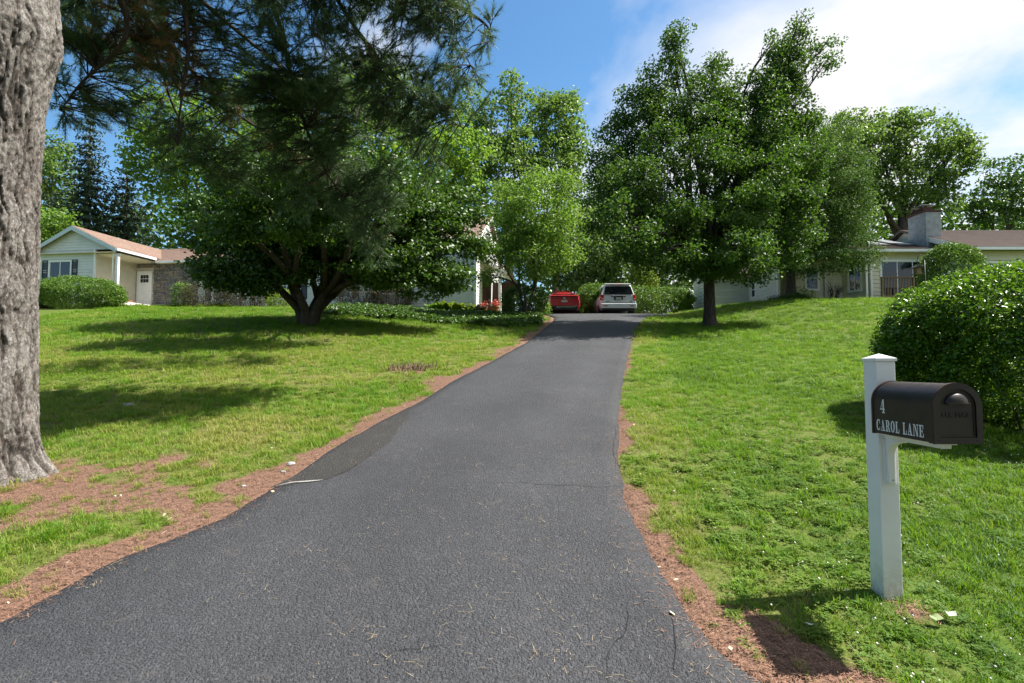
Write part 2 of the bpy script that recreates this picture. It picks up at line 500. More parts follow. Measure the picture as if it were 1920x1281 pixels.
ii = (np.arange(len(dy) - 1)[:, None] * KC + np.arange(KC - 1)[None, :]).ravel()
driveway = fast_mesh('driveway', np.stack([DX.ravel(), DY.ravel(), DZ.ravel()], 1), np.stack([ii, ii + 1, ii + KC + 1, ii + KC], 1), M_ASPH, None, {'across': ('POINT', np.repeat(uu[None, :], len(dy), 0).ravel())}, True)
tag(driveway, 'grey asphalt driveway running uphill to the parked cars', 'driveway', kind='structure')

def drape(name, outline, mat, lift, parent=None, jitter=0.02, step=0.05):
    """A thin sheet with an irregular outline lying on the driveway: rows across a polygon."""
    pts = [G(*p) for p in outline]
    poly = np.array([(p.x, p.y) for p in pts])
    ys = np.arange(poly[:, 1].min() + 0.01, poly[:, 1].max(), step)
    rows = []
    for y in ys:
        xs = []
        for i in range(len(poly)):
            a, b = poly[i], poly[(i + 1) % len(poly)]
            if (a[1] <= y) != (b[1] <= y):
                xs.append(a[0] + (b[0] - a[0]) * (y - a[1]) / (b[1] - a[1]))
        if len(xs) >= 2:
            j = (fbm(np.array([y * 4.0, y * 4.0]), np.array([1.0, 9.0]), 71, 3) - 0.5) * 2 * jitter
            rows.append((y, min(xs) + j[0], max(xs) + j[1]))
    k = 14; V, Fc = [], []
    for i, (y, a, b) in enumerate(rows):
        for x in np.linspace(a, b, k):
            V.append((x, y, float(drive_z(x, y)) + lift))
        if i:
            o = (i - 1) * k
            Fc += [(o + q, o + q + 1, o + k + q + 1, o + k + q) for q in range(k - 1)]
    return fast_mesh(name, np.array(V), np.array(Fc), mat, parent, None, True)
M_TAR = simple('crack_filler', (0.018, 0.018, 0.019), 0.8, 0.2)
M_PALE = simple('pale_grit', (0.26, 0.25, 0.235), 0.95, 0.1, var=0.4, scale=60)
patch = drape('asphalt_patch', [(505, 922), (560, 893), (606, 864), (690, 810), (768, 770), (766, 788), (745, 812), (735, 832), (690, 866), (655, 890), (606, 908), (560, 912)], M_PATCH, 0.005, driveway)
def strip(name, pl, w, mat, lift, parent=None, seed=1):
    """A narrow irregular line on the driveway through points of the photograph."""
    pts = [G(*p) for p in pl]
    cum = np.concatenate([[0], np.cumsum([(pts[i + 1] - pts[i]).length for i in range(len(pts) - 1)])])
    n = max(6, int(cum[-1] / 0.05)); s = np.linspace(0, cum[-1], n)
    x = np.interp(s, cum, [p.x for p in pts]); y = np.interp(s, cum, [p.y for p in pts])
    x = x + 0.07 * (fbm(s * 8, s * 0 + seed, seed, 4) - 0.5); y = y + 0.05 * (fbm(s * 8, s * 0 + seed + 9, seed + 2, 3) - 0.5)
    dx, dyy = np.gradient(x), np.gradient(y); L = np.hypot(dx, dyy) + 1e-9
    ww = w * (0.35 + 1.1 * fbm(s * 9, s * 0, seed + 5, 3)) * np.sin(np.linspace(0.25, PI - 0.25, n))
    V = np.zeros((2 * n, 3))
    V[0::2, 0], V[0::2, 1] = x - dyy / L * ww / 2, y + dx / L * ww / 2
    V[1::2, 0], V[1::2, 1] = x + dyy / L * ww / 2, y - dx / L * ww / 2
    V[:, 2] = drive_z(V[:, 0], V[:, 1]) + lift
    i = np.arange(n - 1) * 2
    return fast_mesh(name, V, np.stack([i, i + 1, i + 3, i + 2], 1), mat, parent)
strip('pale_crack', [(520, 918), (545, 913), (575, 910), (603, 908)], 0.04, M_PALE, 0.009, driveway, 3)
strip('crack', [(860, 917), (960, 916), (1060, 918), (1130, 921), (1160, 919)], 0.007, M_TAR, 0.006, driveway, 7)
strip('crack', [(1268, 1281), (1267, 1255), (1272, 1230), (1266, 1205), (1268, 1185), (1262, 1165)], 0.007, M_TAR, 0.006, driveway, 11)
strip('crack', [(1140, 1281), (1141, 1240), (1160, 1215), (1172, 1180), (1178, 1140)], 0.006, M_TAR, 0.006, driveway, 13)
strip('crack', [(690, 1262), (730, 1240), (800, 1235), (850, 1225)], 0.005, M_TAR, 0.006, driveway, 19)
strip('crack', [(1155, 880), (1150, 830), (1158, 800)], 0.006, M_TAR, 0.006, driveway, 23)
sv, sf = [], []
for i, x in enumerate(np.linspace(-40, 40, 41)):
    sv += [(x, -7.5, CAMZ - 1.695), (x, 1.25, CAMZ - 1.695)]
    if i: sf.append((2 * i - 2, 2 * i, 2 * i + 1, 2 * i - 1))
street = fast_mesh('street', np.array(sv), np.array(sf), M_STREET)
tag(street, 'asphalt street crossing in front of the driveway', 'street', kind='structure')

# ------------------------------------------------------------------ grass, clover, litter (stuff nobody could count)
def blade_tuft(name, n, rad, h0, h1, lean, w, mats, seed):
    r = np.random.default_rng(seed)
    V, Fc = [], []
    for i in range(n):
        a, d = r.uniform(0, 2 * PI), rad * math.sqrt(r.uniform(0, 1))
        bx, by = d * math.cos(a), d * math.sin(a)
        la, h = r.uniform(0, 2 * PI), r.uniform(h0, h1)
        le = lean * r.uniform(0.3, 1.3) * h
        ca, sa = math.cos(la), math.sin(la)
        px_, py_ = -sa * w / 2, ca * w / 2
        o = len(V)
        V += [(bx - px_, by - py_, -0.006), (bx + px_, by + py_, -0.006),
              (bx + ca * le * 0.35 - px_ * 0.8, by + sa * le * 0.35 - py_ * 0.8, h * 0.6), (bx + ca * le * 0.35 + px_ * 0.8, by + sa * le * 0.35 + py_ * 0.8, h * 0.6),
              (bx + ca * le, by + sa * le, h)]
        Fc += [(o, o + 1, o + 3, o + 2), (o + 2, o + 3, o + 4)]
    me = bpy.data.meshes.new(name); me.from_pydata(V, [], Fc); me.materials.append(mats); me.update()
    return bpy.data.objects.new(name, me)
def clover_tuft(name, n, rad, mat, seed):
    r = np.random.default_rng(seed)
    V, Fc = [], []
    for i in range(n):
        a, d = r.uniform(0, 2 * PI), rad * math.sqrt(r.uniform(0, 1))
        c = Vector((d * math.cos(a), d * math.sin(a), r.uniform(0.012, 0.034)))
        t0 = r.uniform(0, 2 * PI); s = r.uniform(0.006, 0.011)
        for k in range(3):
            t = t0 + k * 2 * PI / 3
            u = Vector((math.cos(t), math.sin(t), r.uniform(-0.2, 0.35))); w = Vector((-math.sin(t), math.cos(t), 0))
            o = len(V)
            V += [tuple(c), tuple(c + u * s * 0.8 + w * s * 0.7), tuple(c + u * s * 1.5), tuple(c + u * s * 0.8 - w * s * 0.7)]
            Fc.append((o, o + 1, o + 2, o + 3))
    me = bpy.data.meshes.new(name); me.from_pydata(V, [], Fc); me.materials.append(mat); me.update()
    return bpy.data.objects.new(name, me)
def scatter(name, pts, rot, scale, kind, tint, sources, label, cat):
    me = bpy.data.meshes.new(name); n = len(pts)
    me.vertices.add(n); me.vertices.foreach_set('co', np.ascontiguousarray(pts, np.float32).ravel())
    a = me.attributes.new('rot', 'FLOAT_VECTOR', 'POINT'); a.data.foreach_set('vector', np.ascontiguousarray(rot, np.float32).ravel())
    a = me.attributes.new('scl', 'FLOAT', 'POINT'); a.data.foreach_set('value', np.ascontiguousarray(scale, np.float32))
    a = me.attributes.new('pick', 'INT', 'POINT'); a.data.foreach_set('value', np.ascontiguousarray(kind, np.int32))
    a = me.attributes.new('tint', 'FLOAT', 'POINT'); a.data.foreach_set('value', np.ascontiguousarray(tint, np.float32))
    me.update()
    o = bpy.data.objects.new(name, me); C.objects.link(o)
    for s in sources: me.materials.append(s.data.materials[0])
    ng = bpy.data.node_groups.new(name, 'GeometryNodeTree')
    ng.interface.new_socket('Geometry', in_out='INPUT', socket_type='NodeSocketGeometry')
    ng.interface.new_socket('Geometry', in_out='OUTPUT', socket_type='NodeSocketGeometry')
    gi, go = N(ng, 'NodeGroupInput'), N(ng, 'NodeGroupOutput')
    ip = N(ng, 'GeometryNodeInstanceOnPoints'); j = N(ng, 'GeometryNodeJoinGeometry')
    for s in sources[::-1]:
        oi = N(ng, 'GeometryNodeObjectInfo'); oi.inputs['Object'].default_value = s; oi.inputs['As Instance'].default_value = True
        ng.links.new(oi.outputs['Geometry'], j.inputs[0])
    def na(nm, ty):
        x = N(ng, 'GeometryNodeInputNamedAttribute', data_type=ty); x.inputs['Name'].default_value = nm
        return x.outputs['Attribute']
    ng.links.new(gi.outputs[0], ip.inputs['Points']); ng.links.new(j.outputs[0], ip.inputs['Instance'])
    ip.inputs['Pick Instance'].default_value = True
    ng.links.new(na('pick', 'INT'), ip.inputs['Instance Index'])
    ng.links.new(na('rot', 'FLOAT_VECTOR'), ip.inputs['Rotation'])
    ng.links.new(na('scl', 'FLOAT'), ip.inputs['Scale'])
    ng.links.new(ip.outputs[0], go.inputs[0])
    md = o.modifiers.new('scatter', 'NODES'); md.node_group = ng
    return tag(o, label, cat, kind='stuff')
M_GRASS = leaf_mat('grass_blade', (0.035, 0.110, 0.006), (0.34, 0.31, 0.10), (0.30, 0.46, 0.03), 0.40, 0.5, 0.3, 'INSTANCER')
# tint 0..1 runs from deep green through yellow green to straw
cr_ = [n for n in M_GRASS.node_tree.nodes if n.type == 'VALTORGB'][0].color_ramp
e = cr_.elements.new(0.45); e.color = (0.105, 0.245, 0.010, 1)
e = cr_.elements.new(0.68); e.color = (0.215, 0.265, 0.040, 1)
M_CLOVER = leaf_mat('clover_leaf', (0.055, 0.130, 0.014), (0.20, 0.29, 0.045), (0.26, 0.46, 0.04), 0.36, 0.6, 0.2, 'INSTANCER')
T = [blade_tuft('grass_tuft', 34, 0.065, 0.018, 0.044, 1.0, 0.0042, M_GRASS, 1), blade_tuft('grass_tuft', 30, 0.07, 0.018, 0.050, 1.4, 0.0048, M_GRASS, 2),
     blade_tuft('grass_tuft', 26, 0.05, 0.03, 0.085, 1.2, 0.005, M_GRASS, 3), clover_tuft('clover_tuft', 30, 0.070, M_CLOVER, 4)]
gp = []
for y0, y1, dens, sc in ((2.3, 6, 260, 1.0), (6, 10, 150, 1.15), (10, 16, 75, 1.45), (16, 29, 30, 2.0)):
    xl, xr = -1.02 * y1 - 0.5, 1.02 * y1 + 0.5
    xl, xr = max(xl, -20), min(xr, 22)
    n = int((xr - xl) * (y1 - y0) * dens)
    x, y = rng.uniform(xl, xr, n), rng.uniform(y0, y1, n)
    ok = np.abs(x) < 1.0 * y + 1.2
    gp.append(np.stack([x, y, np.full(n, sc)], 1)[ok])
gp = np.concatenate(gp)
x, y, sc = gp.T
l, r = drive_lr(y)
edge = np.maximum(l - x, x - r)
mm = mulch(x, y); dd = dryness(x, y)
clump = fbm(x * 3.1, y * 3.1, 81, 3)
keep = (edge > 0.05) & (rng.uniform(0, 1, len(x)) > np.clip(mm * 1.15 - 0.08, 0, 0.93)) & (rng.uniform(0, 1, len(x)) < 0.35 + 1.1 * clump)
keep &= np.hypot(x - TRUNK.x, y - TRUNK.y) > 0.62
keep &= ~((x > POSTX - 0.085) & (x < POSTX + 0.085) & (y > POSTY - 0.085) & (y < POSTY + 0.085))
x, y, sc, dd, mm, clump, edge = [a[keep] for a in (x, y, sc, dd, mm, clump, edge)]
z = tz(x, y) + (np.abs(x) < 17) * (fbm(x * 1.1, y * 1.1, 51, 4) - 0.5) * 0.05
n = len(x)
cl = fbm(x * 0.9 + 40, y * 0.9, 91, 4)
kind = rng.integers(0, 2, n)
kind = np.where((rng.uniform(0, 1, n) < 0.13) | ((mm > 0.25) & (rng.uniform(0, 1, n) < 0.5)), 2, kind)
kind = np.where((cl > 0.53) & (rng.uniform(0, 1, n) < 0.40) & (y < 11) & ((x > 0) | (y > 9)), 3, kind)
tint = np.clip(dd * 1.0 - 0.10 + rng.normal(0, 0.13, n) + 0.35 * (clump - 0.5) + (rng.uniform(0, 1, n) < 0.06) * 0.4 + mm * 0.15, 0, 1)
rot = np.stack([rng.normal(0, 0.12, n), rng.normal(0, 0.12, n), rng.uniform(0, 2 * PI, n)], 1)
# turf is longer in patches
scl = sc * (1 - 0.35 * np.clip(mm * 1.4, 0, 1)) * rng.uniform(0.75, 1.25, n) * (0.8 + 0.5 * fbm(x * 0.8, y * 0.8, 95, 3))
scatter('grass', np.stack([x, y, z], 1), rot, scl, kind, tint, T, 'short mown grass and clover covering both sides of the driveway', 'grass')

M_NEEDLE = simple('fallen_needle', (0.25, 0.138, 0.092), 0.8, 0.2, var=0.6, scale=30)
M_STRAW = simple('straw_needle', (0.42, 0.33, 0.20), 0.8, 0.2, var=0.4, scale=30)
def slivers(name, x, y, z, L, w, mat, label, cat):
    n = len(x); a = rng.uniform(0, PI, n); ti = rng.normal(0, 0.16, n)
    L = L * rng.uniform(0.5, 1.3, n)
    dx, dyy, dz = np.cos(a) * L / 2, np.sin(a) * L / 2, ti * L / 2
    wx, wy = -np.sin(a) * w / 2, np.cos(a) * w / 2
    V = np.zeros((n, 3, 3))
    V[:, 0] = np.stack([x - dx - wx, y - dyy - wy, z - dz], 1); V[:, 1] = np.stack([x - dx + wx, y - dyy + wy, z - dz], 1)
    V[:, 2] = np.stack([x + dx, y + dyy, z + dz], 1)
    o = fast_mesh(name, V.reshape(-1, 3), np.arange(n * 3).reshape(n, 3), mat)
    return tag(o, label, cat, kind='stuff')
n = 240000
y = 2.4 + 13 * rng.uniform(0, 1, n) ** 1.7; x = rng.uniform(-6.5, 3.4, n)
l, r = drive_lr(y); mm = mulch(x, y)
ed = np.maximum(l - x, x - r)
k = ((ed > 0) & (mm > 0.25) & (rng.uniform(0, 1, n) < mm)) | ((ed < 0) & (ed > -0.5) & (rng.uniform(0, 1, n) < 0.55 * np.exp(ed / 0.07) * (0.3 + 1.2 * (fbm(x * 2, y * 2, 99, 3) > 0.5))))
k = k & (np.hypot(x - TRUNK.x, y - TRUNK.y) > 0.5)
x, y, ed = x[k], y[k], ed[k]
slivers('fallen_needles', x, y, np.where(ed > 0, tz(x, y) + 0.012 + (fbm(x * 1.1, y * 1.1, 51, 4) - 0.5) * 0.05 + rng.uniform(0, 0.012, len(x)), drive_z(x, y) + 0.005), 0.055, 0.0045, M_NEEDLE, 'reddish brown pine needles lying along the driveway edges', 'pine needles')
n = 2400
y = 2.4 + 11 * rng.uniform(0, 1, n) ** 1.8; l, r = drive_lr(y)
u = rng.uniform(0, 1, n) ** 1.8; u = np.where(rng.uniform(0, 1, n) < 0.15, 1 - u * 0.3, u)
x = l + (r - l) * (0.01 + 0.98 * u)
k = fbm(x * 1.3, y * 1.3, 97, 3) > 0.46
x, y = x[k], y[k]
slivers('straw_needles', x, y, drive_z(x, y) + 0.006, 0.070, 0.0024, M_STRAW, 'pale dry needles scattered over the asphalt', 'pine needles')
# clover flowers and pale fallen leaves
def blobs(name, x, y, z, s, mat, label, cat):
    n = len(x)
    base = np.array([(1, 0, 0), (0, 1, 0), (-1, 0, 0), (0, -1, 0), (0, 0, 1), (0, 0, -1)], float)
    fc = np.array([(0, 1, 4), (1, 2, 4), (2, 3, 4), (3, 0, 4), (1, 0, 5), (2, 1, 5), (3, 2, 5), (0, 3, 5)])
    V = base[None] * s[:, None, None] + np.stack([x, y, z], 1)[:, None, :]
    Fc = (fc[None] + (np.arange(n) * 6)[:, None, None]).reshape(-1, 3)
    return tag(fast_mesh(name, V.reshape(-1, 3), Fc, mat), label, cat, kind='stuff')
M_FLOWER = simple('clover_flower', (0.58, 0.56, 0.49), 0.9, 0.1, var=0.15, scale=40)
n = 9000
y = 2.5 + 10 * rng.uniform(0, 1, n) ** 1.4; x = rng.uniform(0.9, 9.5, n)
l, r = drive_lr(y)
k = (x > r + 0.5) & (fbm(x * 0.9 + 40, y * 0.9, 91, 4) > 0.49) & (rng.uniform(0, 1, n) < 0.17) & (mulch(x, y) < 0.2)
x, y = x[k], y[k]
blobs('clover_flowers', x, y, tz(x, y) + rng.uniform(0.03, 0.07, len(x)), rng.uniform(0.005, 0.0105, len(x)), M_FLOWER, 'small white clover flowers dotted over the right lawn', 'clover flowers')
M_PALELEAF = simple('pale_dead_leaf', (0.55, 0.47, 0.34), 0.85, 0.2, var=0.35, scale=20)
n = 420
y = 2.5 + 9 * rng.uniform(0, 1, n) ** 1.5; x = rng.uniform(-6, 5, n)
l, r = drive_lr(y); ed = np.maximum(l - x, x - r)
k = (ed > -0.15) & (rng.uniform(0, 1, n) < 0.9 * np.exp(-np.abs(ed - 0.2) / 0.5))
x, y, ed = x[k], y[k], ed[k]; n = len(x)
a = rng.uniform(0, 2 * PI, n); s = rng.uniform(0.010, 0.026, n); t1, t2 = rng.normal(0, 0.4, n), rng.normal(0, 0.4, n)
ux = np.stack([np.cos(a), np.sin(a), t1], 1) * s[:, None]; vx = np.stack([-np.sin(a), np.cos(a), t2], 1) * s[:, None] * 0.6
c = np.stack([x, y, np.where(ed < 0, drive_z(x, y) + 0.012, tz(x, y) + 0.03)], 1)
V = np.stack([c - ux, c + vx, c + ux, c - vx], 1)
tag(fast_mesh('fallen_leaves', V.reshape(-1, 3), np.arange(n * 4).reshape(n, 4), M_PALELEAF), 'small pale dead leaves lying beside the asphalt', 'fallen leaves', kind='stuff')
# ------------------------------------------------------------------ foliage builders
def bark_mat(name, lo, hi, scale=(9, 9, 2.2), bmp=0.6):
    m, t, b = new_mat(name)
    vec = coords(t, 'Object', scale)
    n1 = noise(t, vec, 1.6, 8, 0.7, 0.6); n2 = noise(t, coords(t), 1.3, 4)
    c = ramp(t, n1, [(0.28, tuple(c * 0.35 for c in lo)), (0.45, lo), (0.7, hi)])
    c = mix(t, ramp(t, n2, [(0.4, (0, 0, 0)), (0.7, (0.5, 0.5, 0.5))]), c, tuple(x * 0.75 for x in hi))
    t.links.new(c, b.inputs['Base Color'])
    b.inputs['Roughness'].default_value = 0.92; b.inputs['Specular IOR Level'].default_value = 0.15
    bump(t, b, n1, bmp, 0.02)
    return m
M_BARK = bark_mat('grey_brown_bark', (0.075, 0.060, 0.048), (0.17, 0.145, 0.12))
M_BARK_DARK = bark_mat('dark_bark', (0.045, 0.036, 0.030), (0.105, 0.088, 0.072))

M_BARK_PINE = bark_mat('pine_bough_bark', (0.030, 0.023, 0.019), (0.075, 0.060, 0.050))

def leaf_quads(cen, nrm, size, aspect, fold=0.18):
    """One folded pointed leaf per centre: two triangles sharing the midrib."""
    n = len(cen)
    r = rng.normal(0, 1, (n, 3))
    u = np.cross(nrm, r); u /= np.linalg.norm(u, axis=1, keepdims=True) + 1e-9
    w = np.cross(nrm, u)
    s = size[:, None]
    lift = nrm * s * fold
    V = np.stack([cen - u * s * 0.5, cen + w * s * aspect * 0.5 + lift, cen + u * s * 0.5 + nrm * s * -0.10, cen - w * s * aspect * 0.5 + lift], 1).reshape(-1, 3)
    o = (np.arange(n) * 4)[:, None]
    Fc = np.concatenate([o + np.array([[0, 1, 2]]), o + np.array([[0, 2, 3]])], 1).reshape(-1, 3)
    return V, Fc
def unit(a):
    return a / (np.linalg.norm(a, axis=-1, keepdims=True) + 1e-9)
def crown_leaves(name, clumps, csize, nper, leaf, aspect, mat, parent, up=0.55, flat=0.6, tint0=0.5, tintv=0.22, gloss_tip=0.0):
    """Leaves gathered in clumps. clumps (n,3), csize (n,) radius of each clump."""
    n = len(clumps)
    cnt = np.maximum(3, (nper * (csize / csize.mean()) ** 1.6).astype(int))
    idx = np.repeat(np.arange(n), cnt)
    off = unit(rng.normal(0, 1, (len(idx), 3))) * (rng.uniform(0, 1, (len(idx), 1)) ** 0.45); off[:, 2] *= flat
    cen = clumps[idx] + off * csize[idx][:, None]
    nr = unit(rng.normal(0, 1, (len(idx), 3)) * 0.75 + unit(off) * 0.55 + np.array([0, 0, up]))
    sz = leaf * rng.uniform(0.6, 1.35, len(idx))
    ct = np.clip(tint0 + rng.normal(0, tintv * 0.7, n), 0, 1)
    tint = np.clip(ct[idx] + rng.normal(0, tintv, len(idx)), 0, 1)
    V, Fc = leaf_quads(cen, nr, sz, aspect)
    return fast_mesh(name, V, Fc, mat, parent, {'tint': ('FACE', np.repeat(tint, 2))})
def sample_lobes(lobes, n, shell=2.2):
    w = np.array([(l[1][0] * l[1][1] * l[1][2]) ** 0.60 for l in lobes]); w /= w.sum()
    pick = rng.choice(len(lobes), n, p=w)
    c = np.array([l[0] for l in lobes])[pick]; r = np.array([l[1] for l in lobes])[pick]
    d = unit(rng.normal(0, 1, (n, 3)))
    rad = rng.uniform(0, 1, n) ** (1.0 / (3 + shell))
    # an uneven outline: the reach of the crown changes with direction
    bumpy = 0.86 + 0.30 * vnoise(d[:, 0] * 2.4 + pick * 3.1 + 7, d[:, 2] * 2.4 + d[:, 1] * 1.7 + 5, 5)
    return c + d * r * (rad * bumpy)[:, None], pick
def limb(mb, a, b, r0, r1, sag=0.12, n=6, seg=6, wob=0.05):
    a, b = Vector(a), Vector(b); L = (b - a).length
    pts, rad = [], []
    j = Vector((random.uniform(-1, 1), random.uniform(-1, 1), random.uniform(-0.3, 0.3))) * L * wob
    for i in range(n + 1):
        t = i / n
        p = a.lerp(b, t) + Vector((0, 0, sag * L * math.sin(PI * t))) + j * math.sin(2 * PI * t)
        pts.append(p); rad.append(r0 + (r1 - r0) * t ** 0.8)
    mb.tube(pts, rad, seg, cap=True)
    return pts
def tree(name, label, cat, base, lobes, nclump, nper, leaf, mat, bark, trunk_r, fork, clump=0.55, aspect=0.6, up=0.55, flat=0.6, tint0=0.5, tintv=0.2,
         group=None, stems=1, shell=2.2, sub=3, flare=1.35, lean=(0, 0), limb_sag=0.10):
    """lobes: [(centre, (rx, ry, rz))] in world space."""
    root = thing(name, label, cat, base, 0, group)
    inv = Vector(base)
    tr = MB(); br = MB()
    fk = Vector((lean[0], lean[1], fork))
    if stems == 1:
        tr.tube([(0, 0, -0.25), (0, 0, 0.05), (lean[0] * 0.1, lean[1] * 0.1, fork * 0.25), (lean[0] * 0.5, lean[1] * 0.5, fork * 0.6), fk, fk + Vector((lean[0] * 0.3, 0, fork * 0.25))],
                [trunk_r * flare * 1.15, trunk_r * flare, trunk_r * 1.03, trunk_r * 0.95, trunk_r * 0.88, trunk_r * 0.5], 14)
    forks = []
    for s in range(max(1, stems)):
        if stems > 1:
            a = 2 * PI * s / stems + 0.4
            sp = Vector((math.cos(a) * trunk_r * 1.0, math.sin(a) * trunk_r * 0.7, 0))
            tp = sp * (2.4 + random.uniform(0, 1.2)) + Vector((0, 0, fork * random.uniform(0.9, 1.2)))
            tr.tube([sp * 0.55 + Vector((0, 0, -0.25)), sp * 0.7 + Vector((0, 0, 0.2)), sp * 1.2 + Vector((0, 0, fork * 0.5)), tp], [trunk_r * 0.75, trunk_r * 0.62, trunk_r * 0.5, trunk_r * 0.4], 10)
            forks.append(tp)
        else:
            forks.append(fk)
    big = sorted(range(len(lobes)), key=lambda i: -lobes[i][1][0])
    for q, i in enumerate(big):
        c = Vector(lobes[i][0]) - inv
        f0 = min(forks, key=lambda f: (f.xy - c.xy).length)
        h = min(0.9, max(0.0, (c.z - fork) / max(0.1, c.z)) * 0.5)
        st = f0 + Vector((lean[0] * 0.1, 0, fork * 0.2 * random.uniform(-0.6, 1.0)))
        pts = limb(br, st, c, trunk_r * 0.42, trunk_r * 0.10, limb_sag, 7, 7)
        for k in range(sub):
            p0 = pts[random.randint(3, 6)]
            d = Vector(unit(rng.normal(0, 1, 3))); r3 = lobes[i][1]
            p1 = c + Vector((d.x * r3[0], d.y * r3[1], abs(d.z) * r3[2] * 0.8 - 0.1 * r3[2])) * 0.85
            limb(br, p0, p1, trunk_r * 0.16, trunk_r * 0.03, 0.06, 5, 5)
    tr.build('trunk', bark, root, True)
    br.build('branches', bark, root, True)
    cl, pick = sample_lobes(lobes, nclump, shell)
    cl = cl - np.array(inv)
    cs = clump * rng.uniform(0.55, 1.45, len(cl))
    cw = crown_leaves('crown', cl, cs, nper, leaf, aspect, mat, root, up, flat, tint0, tintv)
    cw['kind'] = 'stuff'
    return root
def LB(y0, *spec):
    """Crown lobes from photograph coordinates at distance y0: (px, v, rx, rv[, dy[, depth radius]])."""
    o = []
    for s in spec:
        dy = s[4] if len(s) > 4 else 0.0
        y = y0 + dy
        rx, rz = s[2] * y / F, s[3] * y / F
        o.append((tuple(P(s[0], s[1], y)), (rx, s[5] if len(s) > 5 else (rx + rz) / 2, rz)))
    return o
def bush(name, label, cat, base, size, nclump, nper, leaf, mat, clump=0.22, aspect=0.6, power=2.6, rotz=0.0, group=None, tint0=0.5, tintv=0.2, up=0.35, shell=0.10, stem_mat=None, wob=0.12, undercut=0.0, twigs=5):
    """A shrub clipped to a rounded block: leaves in a shell round an inner mass of twigs."""
    root = thing(name, label, cat, base, rotz, group)
    sx, sy, sz = size[0] / 2, size[1] / 2, size[2] / 2
    d = unit(rng.normal(0, 1, (nclump, 3)) * np.array([sx, sy, sz]) ** 0.35)
    k = (np.abs(d) ** power).sum(1) ** (-1.0 / power)
    depth = 1 - shell * rng.exponential(0.8, nclump)
    w = 1 + wob * (vnoise(d[:, 0] * 3 * sx + 4, d[:, 2] * 3 * sz + d[:, 1] * 2.2 * sy + 9, 3) - 0.5) * 2
    p = d * k[:, None] * np.clip(depth * w, 0.25, 1.2)[:, None] * np.array([sx, sy, sz])
    if undercut:
        f = 1 - undercut * sstep(0.1, -1.0, p[:, 2] / sz)
        p[:, 0] *= 1 - (1 - f) * 0.5; p[:, 1] *= f
    p[:, 2] += sz
    p = p[p[:, 2] > 0.03]
    cs = clump * rng.uniform(0.6, 1.4, len(p))
    fo = crown_leaves('foliage', p, cs, nper, leaf, aspect, mat, root, up, 0.8, tint0, tintv)
    fo['kind'] = 'stuff'
    st = MB()
    ns = max(5, int(size[0] * twigs))
    for i in range(ns):
        a = random.uniform(0, 2 * PI); q = random.uniform(0.1, 0.8)
        b0 = Vector((random.uniform(-0.75, 0.75) * sx, random.uniform(-0.35, 0.35) * sy, -0.1))
        b1 = b0 + Vector((math.cos(a) * sx * 0.2, math.sin(a) * sy * 0.5, sz * random.uniform(1.0, 1.75)))
        limb(st, b0, b1, 0.018, 0.005, 0.02, 5, 5)
    st.build('stems', stem_mat or M_BARK_DARK, root, True)
    return root
# leaf materials (the leaf's own colours)
M_LEAF_PEAR = leaf_mat('glossy_pear_leaf', (0.014, 0.042, 0.007), (0.080, 0.158, 0.022), (0.18, 0.36, 0.02), 0.27, 0.5, 0.3)
M_LEAF_MAPLE = leaf_mat('maple_leaf', (0.016, 0.046, 0.007), (0.075, 0.155, 0.018), (0.17, 0.34, 0.02), 0.26, 0.42, 0.45)
M_LEAF_HOLLY = leaf_mat('grey_green_leaf', (0.018, 0.048, 0.010), (0.080, 0.150, 0.034), (0.16, 0.30, 0.03), 0.26, 0.6, 0.25)
M_LEAF_TALL = leaf_mat('tall_tree_leaf', (0.045, 0.095, 0.020), (0.150, 0.245, 0.055), (0.26, 0.42, 0.05), 0.40, 0.45, 0.4)
M_LEAF_LIGHT = leaf_mat('light_green_leaf', (0.050, 0.118, 0.015), (0.180, 0.285, 0.038), (0.30, 0.52, 0.04), 0.42, 0.45, 0.4)
M_LEAF_HEDGE = leaf_mat('privet_leaf', (0.016, 0.048, 0.007), (0.120, 0.240, 0.018), (0.24, 0.46, 0.02), 0.30, 0.32, 0.5)
M_LEAF_YEW = leaf_mat('yew_leaf', (0.030, 0.085, 0.012), (0.150, 0.260, 0.030), (0.20, 0.36, 0.03), 0.28, 0.45, 0.35)
M_LEAF_GOLD = leaf_mat('yellow_green_leaf', (0.090, 0.160, 0.016), (0.260, 0.340, 0.035), (0.34, 0.48, 0.04), 0.30, 0.5, 0.3)
M_LEAF_RUST = leaf_mat('bronze_leaf', (0.028, 0.036, 0.014), (0.105, 0.088, 0.040), (0.16, 0.13, 0.05), 0.25, 0.5, 0.3)
M_LEAF_SPRUCE = leaf_mat('spruce_needle', (0.020, 0.045, 0.024), (0.060, 0.105, 0.055), (0.07, 0.13, 0.05), 0.15, 0.55, 0.3)
M_PINE = leaf_mat('pine_needle', (0.024, 0.058, 0.022), (0.095, 0.165, 0.055), (0.15, 0.26, 0.05), 0.28, 0.45, 0.35)
pr = [n for n in M_PINE.node_tree.nodes if n.type == 'VALTORGB'][0].color_ramp
pr.elements[1].position = 0.80
e = pr.elements.new(0.9); e.color = (0.20, 0.085, 0.035, 1)      # old brown needles

